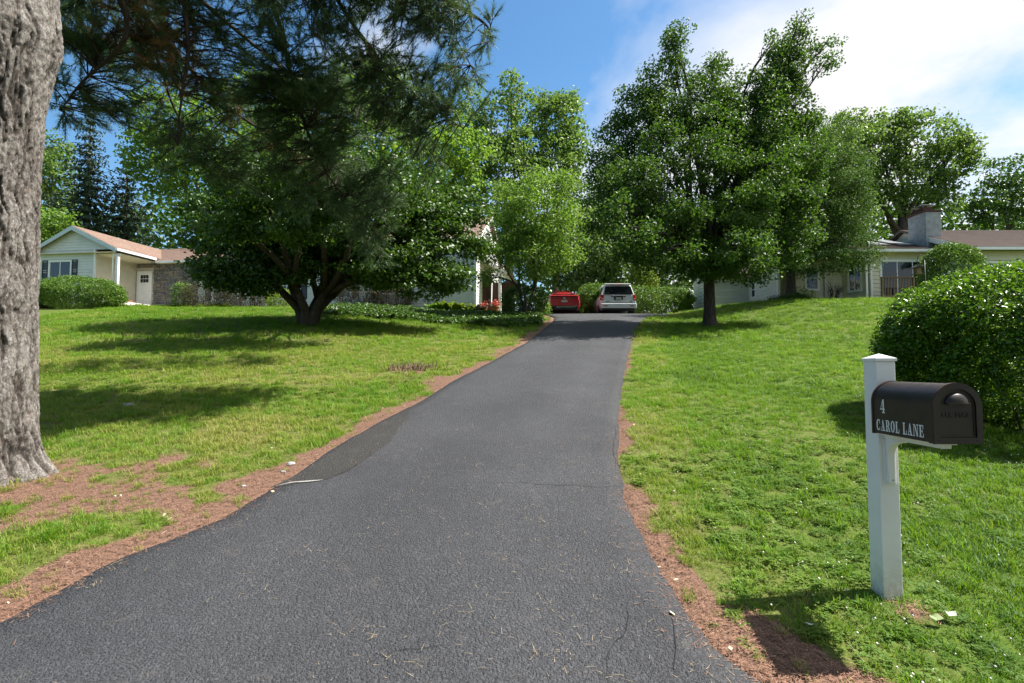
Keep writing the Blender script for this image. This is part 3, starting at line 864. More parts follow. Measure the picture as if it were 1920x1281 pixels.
# ------------------------------------------------------------------ the big pine: trunk with furrowed bark, limbs, needle sprays
def make_pine():
    bx, by = TRUNK.x, TRUNK.y
    z0 = float(tz(bx, by))
    root = thing('pine_tree', 'huge grey pine trunk at the left edge with needle boughs hanging across the sky', 'tree', (bx, by, z0))
    # right-hand outline of the trunk in the photograph gives its radius with height
    hs_ = np.array([-0.3, 0.0, 0.10, 0.25, 0.45, 0.8, 1.4, 2.4, 3.3, 4.0, 4.45, 4.75, 5.2, 6.5, 9, 12, 15, 19])
    rs_ = np.array([0.74, 0.66, 0.60, 0.545, 0.51, 0.48, 0.455, 0.435, 0.43, 0.445, 0.51, 0.57, 0.53, 0.42, 0.33, 0.25, 0.17, 0.05])
    hh = np.concatenate([np.arange(-0.3, 5.6, 0.0165), np.arange(5.7, 19, 0.3)])
    nth = 290
    th = np.linspace(0, 2 * PI, nth, endpoint=False) + PI / 2
    TH, HH = np.meshgrid(th, hh)
    R = np.interp(HH, hs_, rs_)
    ft = sstep(0.85, 0.0, HH)
    R = R * (1 + 0.15 * ft * np.sin(TH * 5 + 1.1) + 0.05 * ft * np.sin(TH * 9))
    u = (TH - PI / 2) * 0.45
    wx = u + 0.10 * (fbm(u * 4, HH * 3, 201, 3) - 0.5)
    ridge = np.abs(2 * fbm(wx * 12, HH * 1.5, 203, 3) - 1)
    ridge2 = np.abs(2 * fbm(wx * 21 + 3, HH * 5.5 + 2 * wx, 213, 3) - 1)
    plate = vnoise(wx * 30, HH * 13 + 3 * vnoise(wx * 5, HH * 2, 209), 205)
    fine = fbm(u * 52, HH * 30, 207, 3)
    big = fbm(u * 3.5, HH * 1.6, 211, 3)
    D = -0.028 * sstep(0.15, 0.0, ridge) - 0.014 * sstep(0.20, 0.0, ridge2) + 0.013 * (plate - 0.5) + 0.018 * (fine - 0.5) + 0.03 * (big - 0.5)
    for kt, kh, kr in ((-0.75, 2.0, 0.10), (-1.30, 0.62, 0.10)):         # healed branch scars
        dd_ = np.hypot(np.angle(np.exp(1j * (TH - kt))) * 0.45, (HH - kh) * 0.8)
        D = D + 0.035 * sstep(kr, kr * 0.3, dd_) * (0.4 + 0.6 * fine)
    R = R + D
    V = np.stack([R * np.cos(TH), R * np.sin(TH), HH], 2)
    lean_ = 0.02 * HH
    V[..., 0] += -lean_ * 0.2
    nh = len(hh)
    i, k = np.meshgrid(np.arange(nh - 1), np.arange(nth), indexing='ij')
    k2 = (k + 1) % nth
    Fc = np.stack([i * nth + k, i * nth + k2, (i + 1) * nth + k2, (i + 1) * nth + k], 2).reshape(-1, 4)
    m, t, b = new_mat('pine_bark')
    fa, vec = attr(t, 'relief'), coords(t, 'Object', (1, 1, 0.55))
    n1 = noise(t, vec, 34, 8, 0.75); n2 = noise(t, coords(t, 'Object', (1, 1, 0.4)), 17, 6, 0.7); n3 = noise(t, coords(t), 1.6, 4)
    c = ramp(t, math_(t, 'ADD', math_(t, 'MULTIPLY', fa, 0.6), math_(t, 'MULTIPLY', math_(t, 'ADD', math_(t, 'MULTIPLY', math_(t, 'SUBTRACT', n1, 0.5), 2.3), 0.5, True), 0.55)),
             [(0.26, (0.034, 0.030, 0.027)), (0.42, (0.120, 0.106, 0.095)), (0.56, (0.205, 0.186, 0.170)), (0.76, (0.34, 0.32, 0.30))])
    vd = N(t, 'ShaderNodeTexVoronoi', feature='DISTANCE_TO_EDGE'); vd.inputs['Scale'].default_value = 1.0
    vmp = N(t, 'ShaderNodeMapping'); vmp.inputs['Scale'].default_value = (34, 34, 13)
    wv = N(t, 'ShaderNodeTexNoise'); wv.inputs['Scale'].default_value = 9; wv.inputs['Detail'].default_value = 5; t.links.new(coords(t), wv.inputs['Vector'])
    av = N(t, 'ShaderNodeVectorMath', operation='MULTIPLY_ADD'); av.inputs[1].default_value = (0.12, 0.12, 0.12); t.links.new(wv.outputs['Color'], av.inputs[0]); t.links.new(coords(t), av.inputs[2])
    t.links.new(av.outputs[0], vmp.inputs['Vector']); t.links.new(vmp.outputs[0], vd.inputs['Vector'])
    c = mix(t, ramp(t, vd.outputs['Distance'], [(0.02, (0.5, 0.5, 0.5)), (0.14, (0, 0, 0))]), c, (0.030, 0.025, 0.021))
    c = mix(t, ramp(t, n2, [(0.56, (0, 0, 0)), (0.70, (0.55, 0.55, 0.55))]), c, (0.21, 0.150, 0.118))
    c = mix(t, ramp(t, n3, [(0.50, (0, 0, 0)), (0.75, (0.25, 0.25, 0.25))]), c, (0.15, 0.14, 0.115))
    t.links.new(c, b.inputs['Base Color'])
    b.inputs['Roughness'].default_value = 0.95; b.inputs['Specular IOR Level'].default_value = 0.15
    bump(t, b, n1, 1.0, 0.022)
    rel = np.clip(0.5 + D / 0.06, 0, 1)
    fast_mesh('trunk', V.reshape(-1, 3), Fc, m, root, {'relief': ('POINT', rel.ravel())}, True)
    # limbs that reach over the lawn, and hanging boughs with sprays of needles
    br = MB()
    T0 = Vector((0, 0, 0)); org = Vector((bx, by, z0))
    def W(px, v, y): return P(px, v, y) - org
    limbs = [[Vector((0, 0.1, 5.9)), W(260, -130, 6.6), W(480, -90, 7.4), W(720, -50, 8.2), W(900, 30, 8.6), W(925, 75, 8.7)],
             [Vector((0.2, 0.2, 5.6)), W(190, -90, 6.3), W(345, -30, 7.2), W(352, 110, 7.5), W(338, 190, 7.7), W(332, 270, 7.9)],
             [Vector((0.1, 0.3, 6.2)), W(200, -180, 6.8), W(420, -160, 8.0), W(520, 20, 8.6), W(556, 190, 9.0), W(610, 330, 9.2), W(700, 430, 9.5)],
             [Vector((0.1, 0.2, 7.0)), W(330, -230, 7.5), W(560, -160, 8.4), W(640, 20, 8.8), W(740, 150, 9.2), W(850, 230, 9.4), W(868, 240, 9.4)],
             [Vector((0.2, 0.2, 5.7)), W(165, -80, 6.4), W(235, 10, 7.0), W(238, 80, 7.1), W(150, 160, 7.6), W(110, 205, 8.0)],
             [Vector((0.1, 0.3, 5.8)), W(170, -90, 7.0), W(280, 60, 8.6), W(330, 220, 9.4), W(420, 330, 10.0)],
             [Vector((0, 0.1, 6.6)), W(420, -260, 7.6), W(700, -190, 8.6), W(790, -40, 9.0), W(880, 120, 9.2)],
             [Vector((0, 0.2, 8.0)), Vector((1.0, 1.6, 8.6)), Vector((2.2, 3.0, 8.4)), Vector((3.4, 4.0, 7.9))],
             [Vector((0.1, 0.3, 6.8)), W(260, -100, 8.5), W(480, 90, 11.0), W(640, 210, 12.6), W(790, 280, 13.4)],
             [Vector((0.1, 0.3, 5.6)), W(230, -20, 8.5), W(420, 200, 11.0), W(560, 290, 12.4), W(690, 380, 13.0)],
             [Vector((0, 0.1, 9.0)), Vector((-2.2, 1.2, 9.4)), Vector((-4.5, 1.6, 8.6))],
             [Vector((0, 0.1, 7.4)), Vector((-1.6, 2.4, 7.8)), Vector((-2.6, 4.8, 6.9))]]
    lp = []
    for k, L in enumerate(limbs):
        n = 30; s = np.linspace(0, len(L) - 1, n)
        A = np.array([tuple(p) for p in L])
        pts = np.stack([np.interp(s, np.arange(len(L)), A[:, j]) for j in range(3)], 1)
        for _ in range(3):                                      # smooth the corners
            pts[1:-1] = (pts[:-2] + 2 * pts[1:-1] + pts[2:]) / 4
        pts[:, :] += 0.05 * (np.stack([fbm(s * 2, s * 0 + k, 300 + j, 2) for j in range(3)], 1) - 0.5)
        r0 = (0.15, 0.085, 0.10, 0.085, 0.085, 0.07, 0.08, 0.09, 0.09, 0.09, 0.09, 0.08)[k]
        br.tube([Vector(p) for p in pts], list(np.linspace(r0 * 0.8, 0.010, n) * np.linspace(1.0, 0.8, n)), 8)
        lp.append(pts)
    allp = np.concatenate([p[4:] for p in lp])
    spec = [(120, 40, 60, 60, 7.0, 1.1), (130, 150, 62, 34, 7.6, 1.0), (125, 205, 55, 26, 8.0, 1.0), (205, 205, 70, 40, 8.2, 1.0), (245, 120, 90, 60, 8.0, .9), (215, 40, 90, 60, 7.4, 1.0),
            (320, 30, 90, 70, 7.4, 1.0), (330, 120, 70, 80, 7.8, .9), (300, 235, 90, 42, 8.6, .9), (350, 290, 75, 60, 9.2, .8), (420, 100, 70, 100, 8.0, .9), (440, 210, 70, 70, 8.8, .9),
            (480, 20, 90, 60, 7.6, 1.0), (520, 110, 55, 60, 8.2, .8), (570, 40, 90, 60, 8.0, 1.0), (560, 170, 80, 70, 8.8, .9), (560, 280, 90, 60, 9.2, .8), (640, 90, 80, 70, 8.4, .9), (640, 200, 80, 70, 9.0, .9),
            (650, 310, 90, 60, 9.4, .9), (690, 400, 80, 60, 9.6, 1.0), (600, 380, 70, 50, 9.4, .7), (730, 20, 90, 50, 8.2, 1.1), (740, 120, 80, 60, 8.8, .9), (750, 220, 75, 60, 9.2, .9), (760, 310, 60, 50, 9.4, .7),
            (820, 40, 80, 50, 8.4, 1.1), (830, 130, 60, 50, 9.0, .9), (835, 215, 50, 45, 9.2, .7), (885, 60, 50, 45, 8.6, 1.0), (875, 140, 45, 35, 9.0, .7), (480, 330, 70, 50, 9.4, .7), (420, 300, 60, 50, 9.6, .7), (700, 470, 50, 40, 9.6, .6),
            (610, 275, 90, 40, 12.4, .5), (760, 265, 80, 40, 13.0, .4), (690, 350, 90, 55, 12.8, .6), (500, 250, 80, 45, 12.0, .5), (560, 165, 80, 35, 13.0, .55), (690, 190, 80, 35, 13.6, .55), (640, 120, 80, 30, 13.0, .5), (780, 190, 60, 35, 14.0, .45), (470, 180, 70, 35, 12.4, .5), (250, -60, 200, 60, 7.0, 1.0), (560, -70, 220, 60, 7.8, 1.1), (780, -40, 140, 50, 8.4, 1.0), (400, -160, 260, 70, 7.6, .9), (700, -170, 200, 70, 8.6, .9)]
    world_spec = [((-3.2, 8.2, 6.3), (1.4, 1.0, .5), .9), ((-1.6, 8.6, 6.2), (1.3, 1.0, .5), .8), ((-4.2, 9.6, 6.5), (1.3, 1.0, .5), .9), ((-2.6, 7.6, 8.2), (2.2, 1.5, .8), 1.0), ((-2.6, 9.4, 8.9), (1.5, 1.4, .7), 1.0), ((-8.0, 6.9, 8.8), (2.4, 1.7, 1.0), 1.0), ((-7.2, 9.3, 7.8), (1.8, 1.8, .8), 1.0)]
    tuf, tdir, old = [], [], []
    tw = MB()
    lob = [(np.array(W(px, v, y)), np.array([rx * y / F, 0.55 * (rx + rv) * y / F, rv * y / F]), dn) for px, v, rx, rv, y, dn in spec]
    lob += [(np.array(Vector(c) - org), np.array(r), dn) for c, r, dn in world_spec]
    for c, r, dn in lob:
        vol = (r[0] * r[1] * r[2]) ** (2 / 3)
        ncl = int(max(3, 54 * vol * dn))
        for q in range(ncl):
            d = unit(rng.normal(0, 1, 3))
            cc = c + d * r * rng.uniform(0.15, 1.0) ** 0.5
            j = np.argmin(((allp - cc) ** 2).sum(1) + rng.uniform(0, 0.25, len(allp)))
            a = allp[j]; L = np.linalg.norm(cc - a)
            if L > 1.2: a = cc + (a - cc) * (1.2 / L)
            mid = (a + cc) / 2 + np.array([0, 0, 0.08 * min(L, 1.2)])
            tw.tube([Vector(a), Vector(mid), Vector(cc)], [0.012, 0.009, 0.006], 5, cap=False)
            ax = unit(cc - a + rng.normal(0, 0.05, 3))
            for s in range(rng.integers(7, 11)):                 # side shoots, each ending in a brush of needles
                b0_ = a + (cc - a) * rng.uniform(0.35, 1.0)
                sd = unit(ax * 0.8 + rng.normal(0, 0.55, 3) * np.array([1, 1, 0.6]) + np.array([0, 0, 0.08]))
                e_ = b0_ + sd * rng.uniform(0.14, 0.34)
                if s % 3 == 0: tw.tube([Vector(b0_), Vector(e_)], [0.006, 0.004], 4, cap=False)
                for f in (1.0, 0.72, 0.44):
                    tuf.append(b0_ + (e_ - b0_) * f + rng.normal(0, 0.008, 3)); tdir.append(sd)
    tuf = np.array(tuf); tdir = np.array(tdir)
    br.build('branches', M_BARK_PINE, root, True)
    tw.build('twigs', M_BARK_PINE, root, True)['kind'] = 'stuff'
    NN = 15
    n = len(tuf); idx = np.repeat(np.arange(n), NN)
    dn_ = unit(tdir[idx] * 0.95 + rng.normal(0, 0.50, (len(idx), 3)))
    base_ = tuf[idx] + tdir[idx] * rng.uniform(-0.06, 0.06, len(idx))[:, None]
    L = rng.uniform(0.08, 0.14, len(idx))
    sidev = unit(np.cross(dn_, rng.normal(0, 1, (len(idx), 3)))) * 0.0034
    tipv = base_ + dn_ * L[:, None] + np.array([0, 0, -0.012])
    V = np.stack([base_ - sidev, base_ + sidev, tipv], 1).reshape(-1, 3)
    tb = np.clip(0.30 + rng.normal(0, 0.16, n), 0, 0.8)
    for px, v, rr in ((260, 85, 40), (300, 30, 45), (335, 100, 45), (420, 205, 14), (270, 130, 25), (665, 40, 18)):
        cpt = np.array(W(px, v, 7.6))
        dd_ = np.linalg.norm((tuf - cpt)[:, [0, 2]], axis=1)
        hit = (dd_ < rr * 7.6 / F) & (rng.uniform(0, 1, n) < 0.6)
        tb[hit] = rng.uniform(0.88, 1.0, hit.sum())
    ti = np.clip(tb[idx] + rng.normal(0, 0.05, len(idx)), 0, 1)
    cw = fast_mesh('needles', V, np.arange(len(V)).reshape(-1, 3), M_PINE, root, {'tint': ('FACE', ti)})
    cw['kind'] = 'stuff'
    return root
make_pine()
# ------------------------------------------------------------------ trees of the front lawns
b0 = G(578, 609); y0 = b0.y
tree('maple_tree', 'broad dense low-branching tree with several stems on the left lawn', 'tree', b0,
     LB(y0, (580, 400, 150, 85), (470, 410, 110, 80, -.6), (700, 420, 120, 80, -.4), (395, 425, 68, 60), (810, 430, 70, 50, -.3), (850, 395, 60, 35), (800, 495, 75, 38, -1.2), (845, 520, 40, 26, -1.4), (878, 462, 34, 26, -.4), (425, 522, 50, 20, -1.1), (720, 500, 60, 40, -1.2),
        (500, 330, 110, 55), (640, 335, 100, 55), (760, 365, 90, 55), (450, 490, 75, 38, -.8), (520, 480, 70, 50, 1.2), (650, 480, 80, 45, 1.5), (400, 500, 30, 18, -1.0), (540, 515, 25, 22, -1.2), (478, 528, 45, 22, -1.0), (790, 538, 60, 24, -1.4), (690, 505, 80, 38, .6), (620, 470, 90, 60, 0), (480, 345, 80, 50, -4.2), (600, 320, 90, 50, -4.4), (430, 420, 60, 40, -3.6), (710, 370, 80, 50, -4.2), (560, 430, 80, 40, -3.8)),
     1500, 74, 0.13, M_LEAF_MAPLE, M_BARK_DARK, 0.32, 1.2, 0.55, 0.72, stems=6, tint0=0.45, up=0.7, flat=0.34, sub=4, limb_sag=0.07)
b1 = G(1331, 612); y1 = b1.y
tree('pear_tree', 'tall full green tree with a straight trunk beside the right edge of the driveway', 'tree', b1,
     LB(y1, (1285, 330, 140, 120), (1185, 345, 85, 75), (1150, 300, 45, 70), (1140, 395, 45, 50), (1210, 235, 65, 60), (1295, 200, 75, 75), (1268, 115, 26, 40), (1240, 160, 40, 40), (1345, 150, 38, 45), (1390, 235, 75, 75), (1440, 210, 50, 60), (1400, 170, 45, 40), (1420, 270, 80, 70), (1464, 135, 36, 55),
        (1452, 75, 14, 35), (1490, 75, 22, 35), (1538, 95, 28, 16), (1548, 118, 16, 14), (1508, 36, 18, 9), (1420, 340, 95, 95), (1370, 440, 105, 75), (1250, 450, 95, 65), (1455, 430, 65, 60), (1480, 350, 50, 60), (1505, 210, 26, 40), (1490, 400, 45, 65), (1515, 300, 34, 50), (1475, 110, 22, 30), (1470, 165, 40, 35), (1330, 490, 70, 40, -1.0), (1400, 500, 55, 35, -1.2), (1200, 440, 60, 45, -.6), (1260, 410, 70, 40, -2.6), (1190, 340, 55, 40, -2.4), (1390, 390, 65, 40, -2.6), (1320, 300, 60, 45, -2.3), (1250, 470, 60, 25, -3.4), (1150, 385, 45, 34, -3.4), (1185, 440, 45, 26, -3.8), (1262, 92, 24, 36), (1266, 70, 14, 20), (1205, 210, 40, 45), (1390, 465, 60, 25, -3.4), (1440, 320, 50, 45, -2.0), (1500, 455, 30, 40, -.8)),
     1500, 78, 0.108, M_LEAF_PEAR, M_BARK_DARK, 0.23, 1.9, 0.44, 0.72, tint0=0.45, tintv=0.26, up=0.5, flat=0.7, sub=3)
b2 = at(1486, 26.3)
tree('holly_tree', 'dark grey-green tree with low spreading boughs in front of the yellow-sided house', 'tree', b2,
     LB(26.3, (1545, 400, 85, 85), (1500, 310, 75, 80), (1590, 460, 58, 36, -.6), (1570, 350, 60, 75), (1480, 450, 65, 55), (1530, 490, 70, 30, -.8), (1612, 492, 30, 14, -.8), (1560, 270, 45, 45), (1580, 390, 38, 50), (1480, 380, 60, 70), (1450, 300, 60, 70)),
     1150, 60, 0.095, M_LEAF_HOLLY, M_BARK_DARK, 0.21, 2.3, 0.5, 0.6, tint0=0.5, tintv=0.28)
b3 = at(986, 25.2)
tree('dogwood_tree', 'light green airy tree with bare forked boughs beside the gable wall', 'tree', b3,
     LB(25.2, (1010, 400, 80, 65), (960, 440, 55, 40), (1050, 450, 50, 60), (1000, 480, 65, 50), (1030, 345, 55, 35), (960, 370, 40, 35), (922, 478, 30, 18, -.6), (915, 520, 22, 14, -.5)),
     460, 50, 0.115, M_LEAF_LIGHT, M_BARK_DARK, 0.13, 1.2, 0.5, 0.6, tint0=0.5, stems=3, flat=0.4, sub=4, shell=1.4)

# ------------------------------------------------------------------ trees beyond the houses
GB = 'trees beyond the houses'
def far_tree(name, label, px, y, lobes, ncl, leaf, mat, tr=0.4, fork=6.0, tint0=0.5, clump=0.9, per=15, flat=0.6, bark=M_BARK, sub=2):
    return tree(name, label, 'tree', at(px, y), LB(y, *lobes), int(ncl * 0.85), per * 1.9, leaf * 1.04, mat, bark, tr, fork, clump, 0.7, tint0=tint0, group=GB, flat=flat, sub=sub)
far_tree('tulip_tree', 'tall pale green tree rising above the driveway, narrow double top', 955, 48, [(945, 330, 75, 80), (930, 240, 55, 60), (965, 190, 38, 42), (905, 290, 45, 70), (990, 290, 40, 60), (880, 200, 30, 40)], 520, 0.30, M_LEAF_TALL, 0.4, 9, 0.5, 0.8, 12)
far_tree('tulip_tree', 'feathery pale green tall tree just left of the round-topped tree by the driveway', 1042, 50, [(1045, 320, 55, 90), (1040, 230, 48, 48), (1060, 195, 28, 22), (1020, 200, 25, 25), (1075, 280, 28, 50)], 430, 0.30, M_LEAF_TALL, 0.35, 9, 0.6, 0.8, 12)
far_tree('shade_tree', 'big leafy tree behind the middle of the left house', 660, 42, [(640, 240, 130, 90), (740, 290, 110, 80), (560, 300, 110, 80), (800, 330, 90, 80), (700, 180, 80, 60), (860, 300, 60, 80)], 900, 0.30, M_LEAF_LIGHT, 0.5, 6, 0.42, 1.0, 14)
far_tree('shade_tree', 'bright leafy tree showing through the pine boughs above the front door', 400, 44, [(330, 230, 80, 70), (440, 260, 90, 90), (400, 350, 110, 70), (300, 310, 55, 60), (500, 200, 70, 70)], 700, 0.30, M_LEAF_LIGHT, 0.5, 6, 0.48, 1.0, 14)
far_tree('shade_tree', 'green tree partly hidden by the pine trunk, left of the dark spruce', 90, 46, [(90, 330, 45, 60), (70, 400, 55, 60), (95, 275, 25, 30), (20, 340, 60, 90)], 300, 0.30, M_LEAF_TALL, 0.35, 6, 0.5, 0.9, 14)
far_tree('shade_tree', 'low bright tree just behind the left end gable', 95, 38, [(95, 425, 38, 35), (60, 440, 40, 40)], 120, 0.22, M_LEAF_LIGHT, 0.2, 3, 0.5, 0.7, 14)
far_tree('shade_tree', 'dense mid-green tree behind the parked red car', 1090, 40, [(1080, 440, 70, 60), (1130, 470, 70, 55), (1050, 500, 60, 45), (1170, 500, 45, 40), (1100, 520, 60, 30), (1010, 470, 60, 50)], 640, 0.22, M_LEAF_TALL, 0.3, 3, 0.45, 0.8, 16)
far_tree('shade_tree', 'dark tree behind the white van and its hedge', 1230, 44, [(1230, 440, 80, 60), (1160, 420, 60, 60), (1290, 470, 60, 60), (1120, 390, 50, 60)], 440, 0.25, M_LEAF_MAPLE, 0.35, 4, 0.35, 0.9, 14)
far_tree('oak_tree', 'large spreading oak behind the grey chimney', 1700, 46, [(1640, 275, 62, 52), (1715, 270, 78, 52), (1680, 235, 50, 26), (1780, 300, 42, 45), (1800, 275, 22, 22), (1600, 320, 50, 70), (1690, 345, 80, 45), (1770, 370, 36, 26), (1590, 240, 40, 30), (1640, 380, 60, 35)], 760, 0.27, M_LEAF_TALL, 0.5, 8, 0.32, 0.8, 15, 0.5, M_BARK_DARK, 3)
far_tree('shade_tree', 'thin open tree with sky through it at the far right', 1885, 48, [(1880, 325, 36, 36), (1905, 370, 52, 36), (1850, 390, 46, 26), (1890, 410, 60, 22), (1830, 370, 22, 18), (1945, 340, 40, 50)], 230, 0.27, M_LEAF_MAPLE, 0.28, 6, 0.5, 0.8, 13, 0.4, M_BARK_DARK, 3)
far_tree('shade_tree', 'leafy tree filling the gap between the pear and the oak', 1545, 44, [(1530, 330, 70, 80), (1570, 280, 40, 50), (1500, 270, 45, 40), (1560, 400, 60, 50)], 420, 0.27, M_LEAF_TALL, 0.35, 6, 0.45, 0.9, 14)
def conifer(name, label, base, height, radius, whorls, mat, leaf, droop=0.25, group=None, tint0=0.45, per=10):
    root = thing(name, label, 'tree', base, 0, group)
    tr = MB(); tr.tube([(0, 0, -0.2), (0, 0, height * 0.5), (0, 0, height)], [radius * 0.07, radius * 0.045, 0.02], 8); tr.build('trunk', M_BARK_DARK, root, True)
    br = MB(); cl, cs = [], []
    for w in range(whorls):
        t = w / whorls; h = height * (0.10 + 0.88 * t); r = radius * (1 - t) ** 0.85 + 0.15
        for k in range(7):
            a = 2 * PI * k / 7 + w * 0.9 + random.uniform(-0.2, 0.2); rr = r * random.uniform(0.75, 1.12)
            e = Vector((math.cos(a) * rr, math.sin(a) * rr, h - droop * rr + 0.12 * rr))
            br.tube([(0, 0, h), Vector((0, 0, h)).lerp(e, 0.5) + Vector((0, 0, -0.06 * rr)), e], [0.05, 0.03, 0.01], 5)
            ns = max(2, int(rr / 0.42))
            for s in range(ns):
                f = (s + 0.8) / ns
                p = Vector((0, 0, h)).lerp(e, f)
                cl.append((p.x + random.uniform(-.15, .15), p.y + random.uniform(-.15, .15), p.z - 0.12)); cs.append(0.30 + 0.35 * (1 - f) * min(1, rr / 2))
    br.build('branches', M_BARK_DARK, root, True)['kind'] = 'stuff'
    c = crown_leaves('crown', np.array(cl), np.array(cs), per, leaf, 0.35, mat, root, 0.3, 0.5, tint0, 0.2); c['kind'] = 'stuff'
    return root
conifer('spruce_tree', 'tall dark spruce with a pointed top behind the left gable', at(152, 44), 18.6, 5.0, 24, M_LEAF_SPRUCE, 0.34, 0.30, GB)
conifer('spruce_tree', 'second dark spruce, shorter, between the pointed spruce and the front door roof', at(226, 47), 16.2, 4.8, 20, M_LEAF_SPRUCE, 0.36, 0.32, GB)
conifer('spruce_tree', 'dark conifer top above the right house chimney', at(1738, 52), 12.5, 2.0, 18, M_LEAF_SPRUCE, 0.34, 0.2, GB)

# a far-off wood that closes the view behind everything
def wood(name, y, x0, x1, topf, n, leaf, mat, label):
    x = rng.uniform(x0, x1, n); yy = y + rng.normal(0, 3.5, n)
    px = 960 + x / yy * F
    top = topf(px) * (0.80 + 0.35 * vnoise(x / 5.5, x * 0 + 2.2, 401))
    zz = CAMZ + 2.2 + top * rng.uniform(0, 1, n) ** 0.75
    c = crown_leaves(name, np.stack([x, yy, zz], 1), 1.3 * rng.uniform(0.6, 1.4, n), 9, leaf, 0.7, mat, None, 0.5, 0.7, 0.4, 0.2)
    return tag(c, label, 'woodland', kind='stuff')
wood('woodland', 66, -95, 95, lambda p: np.interp(p, [-300, 0, 500, 1000, 1150, 1300, 1500, 1650, 1900, 2400], [20, 17, 19, 19, 17, 16.5, 16.5, 17.5, 17, 18]), 6500, 0.7, M_LEAF_MAPLE, 'mass of far-off woodland closing the view behind both houses')

def sky_blocker_trees():  # unseen trees behind the camera, added to cut sky light on surfaces facing it
    n = 1500
    x = rng.uniform(-34, 26, n); y = -15 + rng.normal(0, 2.2, n)
    z = CAMZ - 1.0 + (9.5 + 4.5 * vnoise(x / 5.0, x * 0 + 7.7, 403)) * rng.uniform(0, 1, n) ** 0.8
    c = crown_leaves('woodland', np.stack([x, y, z], 1), 1.2 * rng.uniform(0.6, 1.4, n), 9, 0.6, 0.7, M_LEAF_MAPLE, None, 0.5, 0.7, 0.4, 0.2)
    tag(c, 'added row of leafy trees behind the viewer, unseen, blocking sky light', 'woodland', kind='stuff')
sky_blocker_trees()
# ------------------------------------------------------------------ house building pieces
M_SIDE_L = simple('grey_green_siding', (0.60, 0.62, 0.58), 0.55, 0.35, var=0.05, scale=3, dirt=(0.44, 0.44, 0.38))
M_SIDE_LW = simple('cream_siding', (0.68, 0.63, 0.50), 0.55, 0.35, var=0.05, scale=3)
M_SIDE_R = simple('pale_yellow_siding', (0.62, 0.57, 0.43), 0.55, 0.35, var=0.06, scale=3, dirt=(0.46, 0.43, 0.34))
M_SIDE_G = simple('off_white_siding', (0.60, 0.58, 0.51), 0.55, 0.35, var=0.06, scale=3, dirt=(0.45, 0.44, 0.38))
M_WHITE = simple('white_paint', (0.78, 0.78, 0.76), 0.45, 0.4, var=0.05, scale=4, dirt=(0.60, 0.59, 0.55))
M_BLUETRIM = simple('pale_blue_grey_trim', (0.45, 0.53, 0.56), 0.5, 0.35, var=0.06, scale=4)
M_SHUTTER = simple('dark_shutter', (0.012, 0.016, 0.030), 0.45, 0.4, var=0.2, scale=5)
M_GLASS = glass_mat('window_glass')
M_CONC = simple('pale_concrete', (0.50, 0.48, 0.44), 0.9, 0.2, var=0.15, scale=8, dirt=(0.30, 0.29, 0.26), bmp=0.2)
M_MORTAR = simple('mortar', (0.52, 0.48, 0.40), 0.95, 0.1, var=0.15, scale=20)
M_STUCCO = simple('grey_stucco', (0.30, 0.31, 0.32), 0.95, 0.1, var=0.22, scale=5, dirt=(0.18, 0.18, 0.18), bmp=0.8)
M_BRICKR = simple('red_brown_brick', (0.085, 0.045, 0.038), 0.9, 0.2, var=0.3, scale=14)
M_WOOD = simple('weathered_deck_wood', (0.20, 0.135, 0.080), 0.8, 0.2, var=0.25, scale=9)
M_SOFFIT = simple('cream_soffit', (0.66, 0.60, 0.42), 0.6, 0.3, var=0.05)
M_DARKDOOR = simple('dark_red_brown_door', (0.055, 0.022, 0.018), 0.5, 0.4, var=0.25)
M_METAL = simple('grey_metal', (0.35, 0.35, 0.36), 0.4, 0.5, metal=0.7, var=0.15)
def shingle_mat(name, c1, c2, c3):
    m, t, b = new_mat(name)
    uv = N(t, 'ShaderNodeUVMap'); uv.uv_map = 'uv'
    br = N(t, 'ShaderNodeTexBrick'); br.offset = 0.5
    br.inputs['Scale'].default_value = 1.0; br.inputs['Brick Width'].default_value = 0.31; br.inputs['Row Height'].default_value = 0.145
    br.inputs['Mortar Size'].default_value = 0.006; br.inputs['Bias'].default_value = 0.0
    br.inputs['Color1'].default_value = rgb(c1); br.inputs['Color2'].default_value = rgb(c2); br.inputs['Mortar'].default_value = rgb(tuple(x * 0.55 for x in c1))
    t.links.new(uv.outputs[0], br.inputs['Vector'])
    n1 = noise(t, uv.outputs[0], 1.1, 6, 0.6); n2 = noise(t, uv.outputs[0], 30, 4)
    c = mix(t, ramp(t, n1, [(0.42, (0, 0, 0)), (0.68, (0.7, 0.7, 0.7))]), br.outputs['Color'], c3)
    c = mix(t, 0.35, c, ramp(t, n2, [(0.3, tuple(x * 0.6 for x in c1)), (0.7, tuple(x * 1.3 for x in c2))]))
    t.links.new(c, b.inputs['Base Color'])
    b.inputs['Roughness'].default_value = 0.95; b.inputs['Specular IOR Level'].default_value = 0.15
    return m
M_ROOF_L = shingle_mat('pink_brown_shingle', (0.27, 0.185, 0.145), (0.34, 0.245, 0.20), (0.24, 0.165, 0.135))
M_ROOF_R = shingle_mat('brown_shingle', (0.100, 0.076, 0.066), (0.140, 0.108, 0.094), (0.085, 0.068, 0.062))

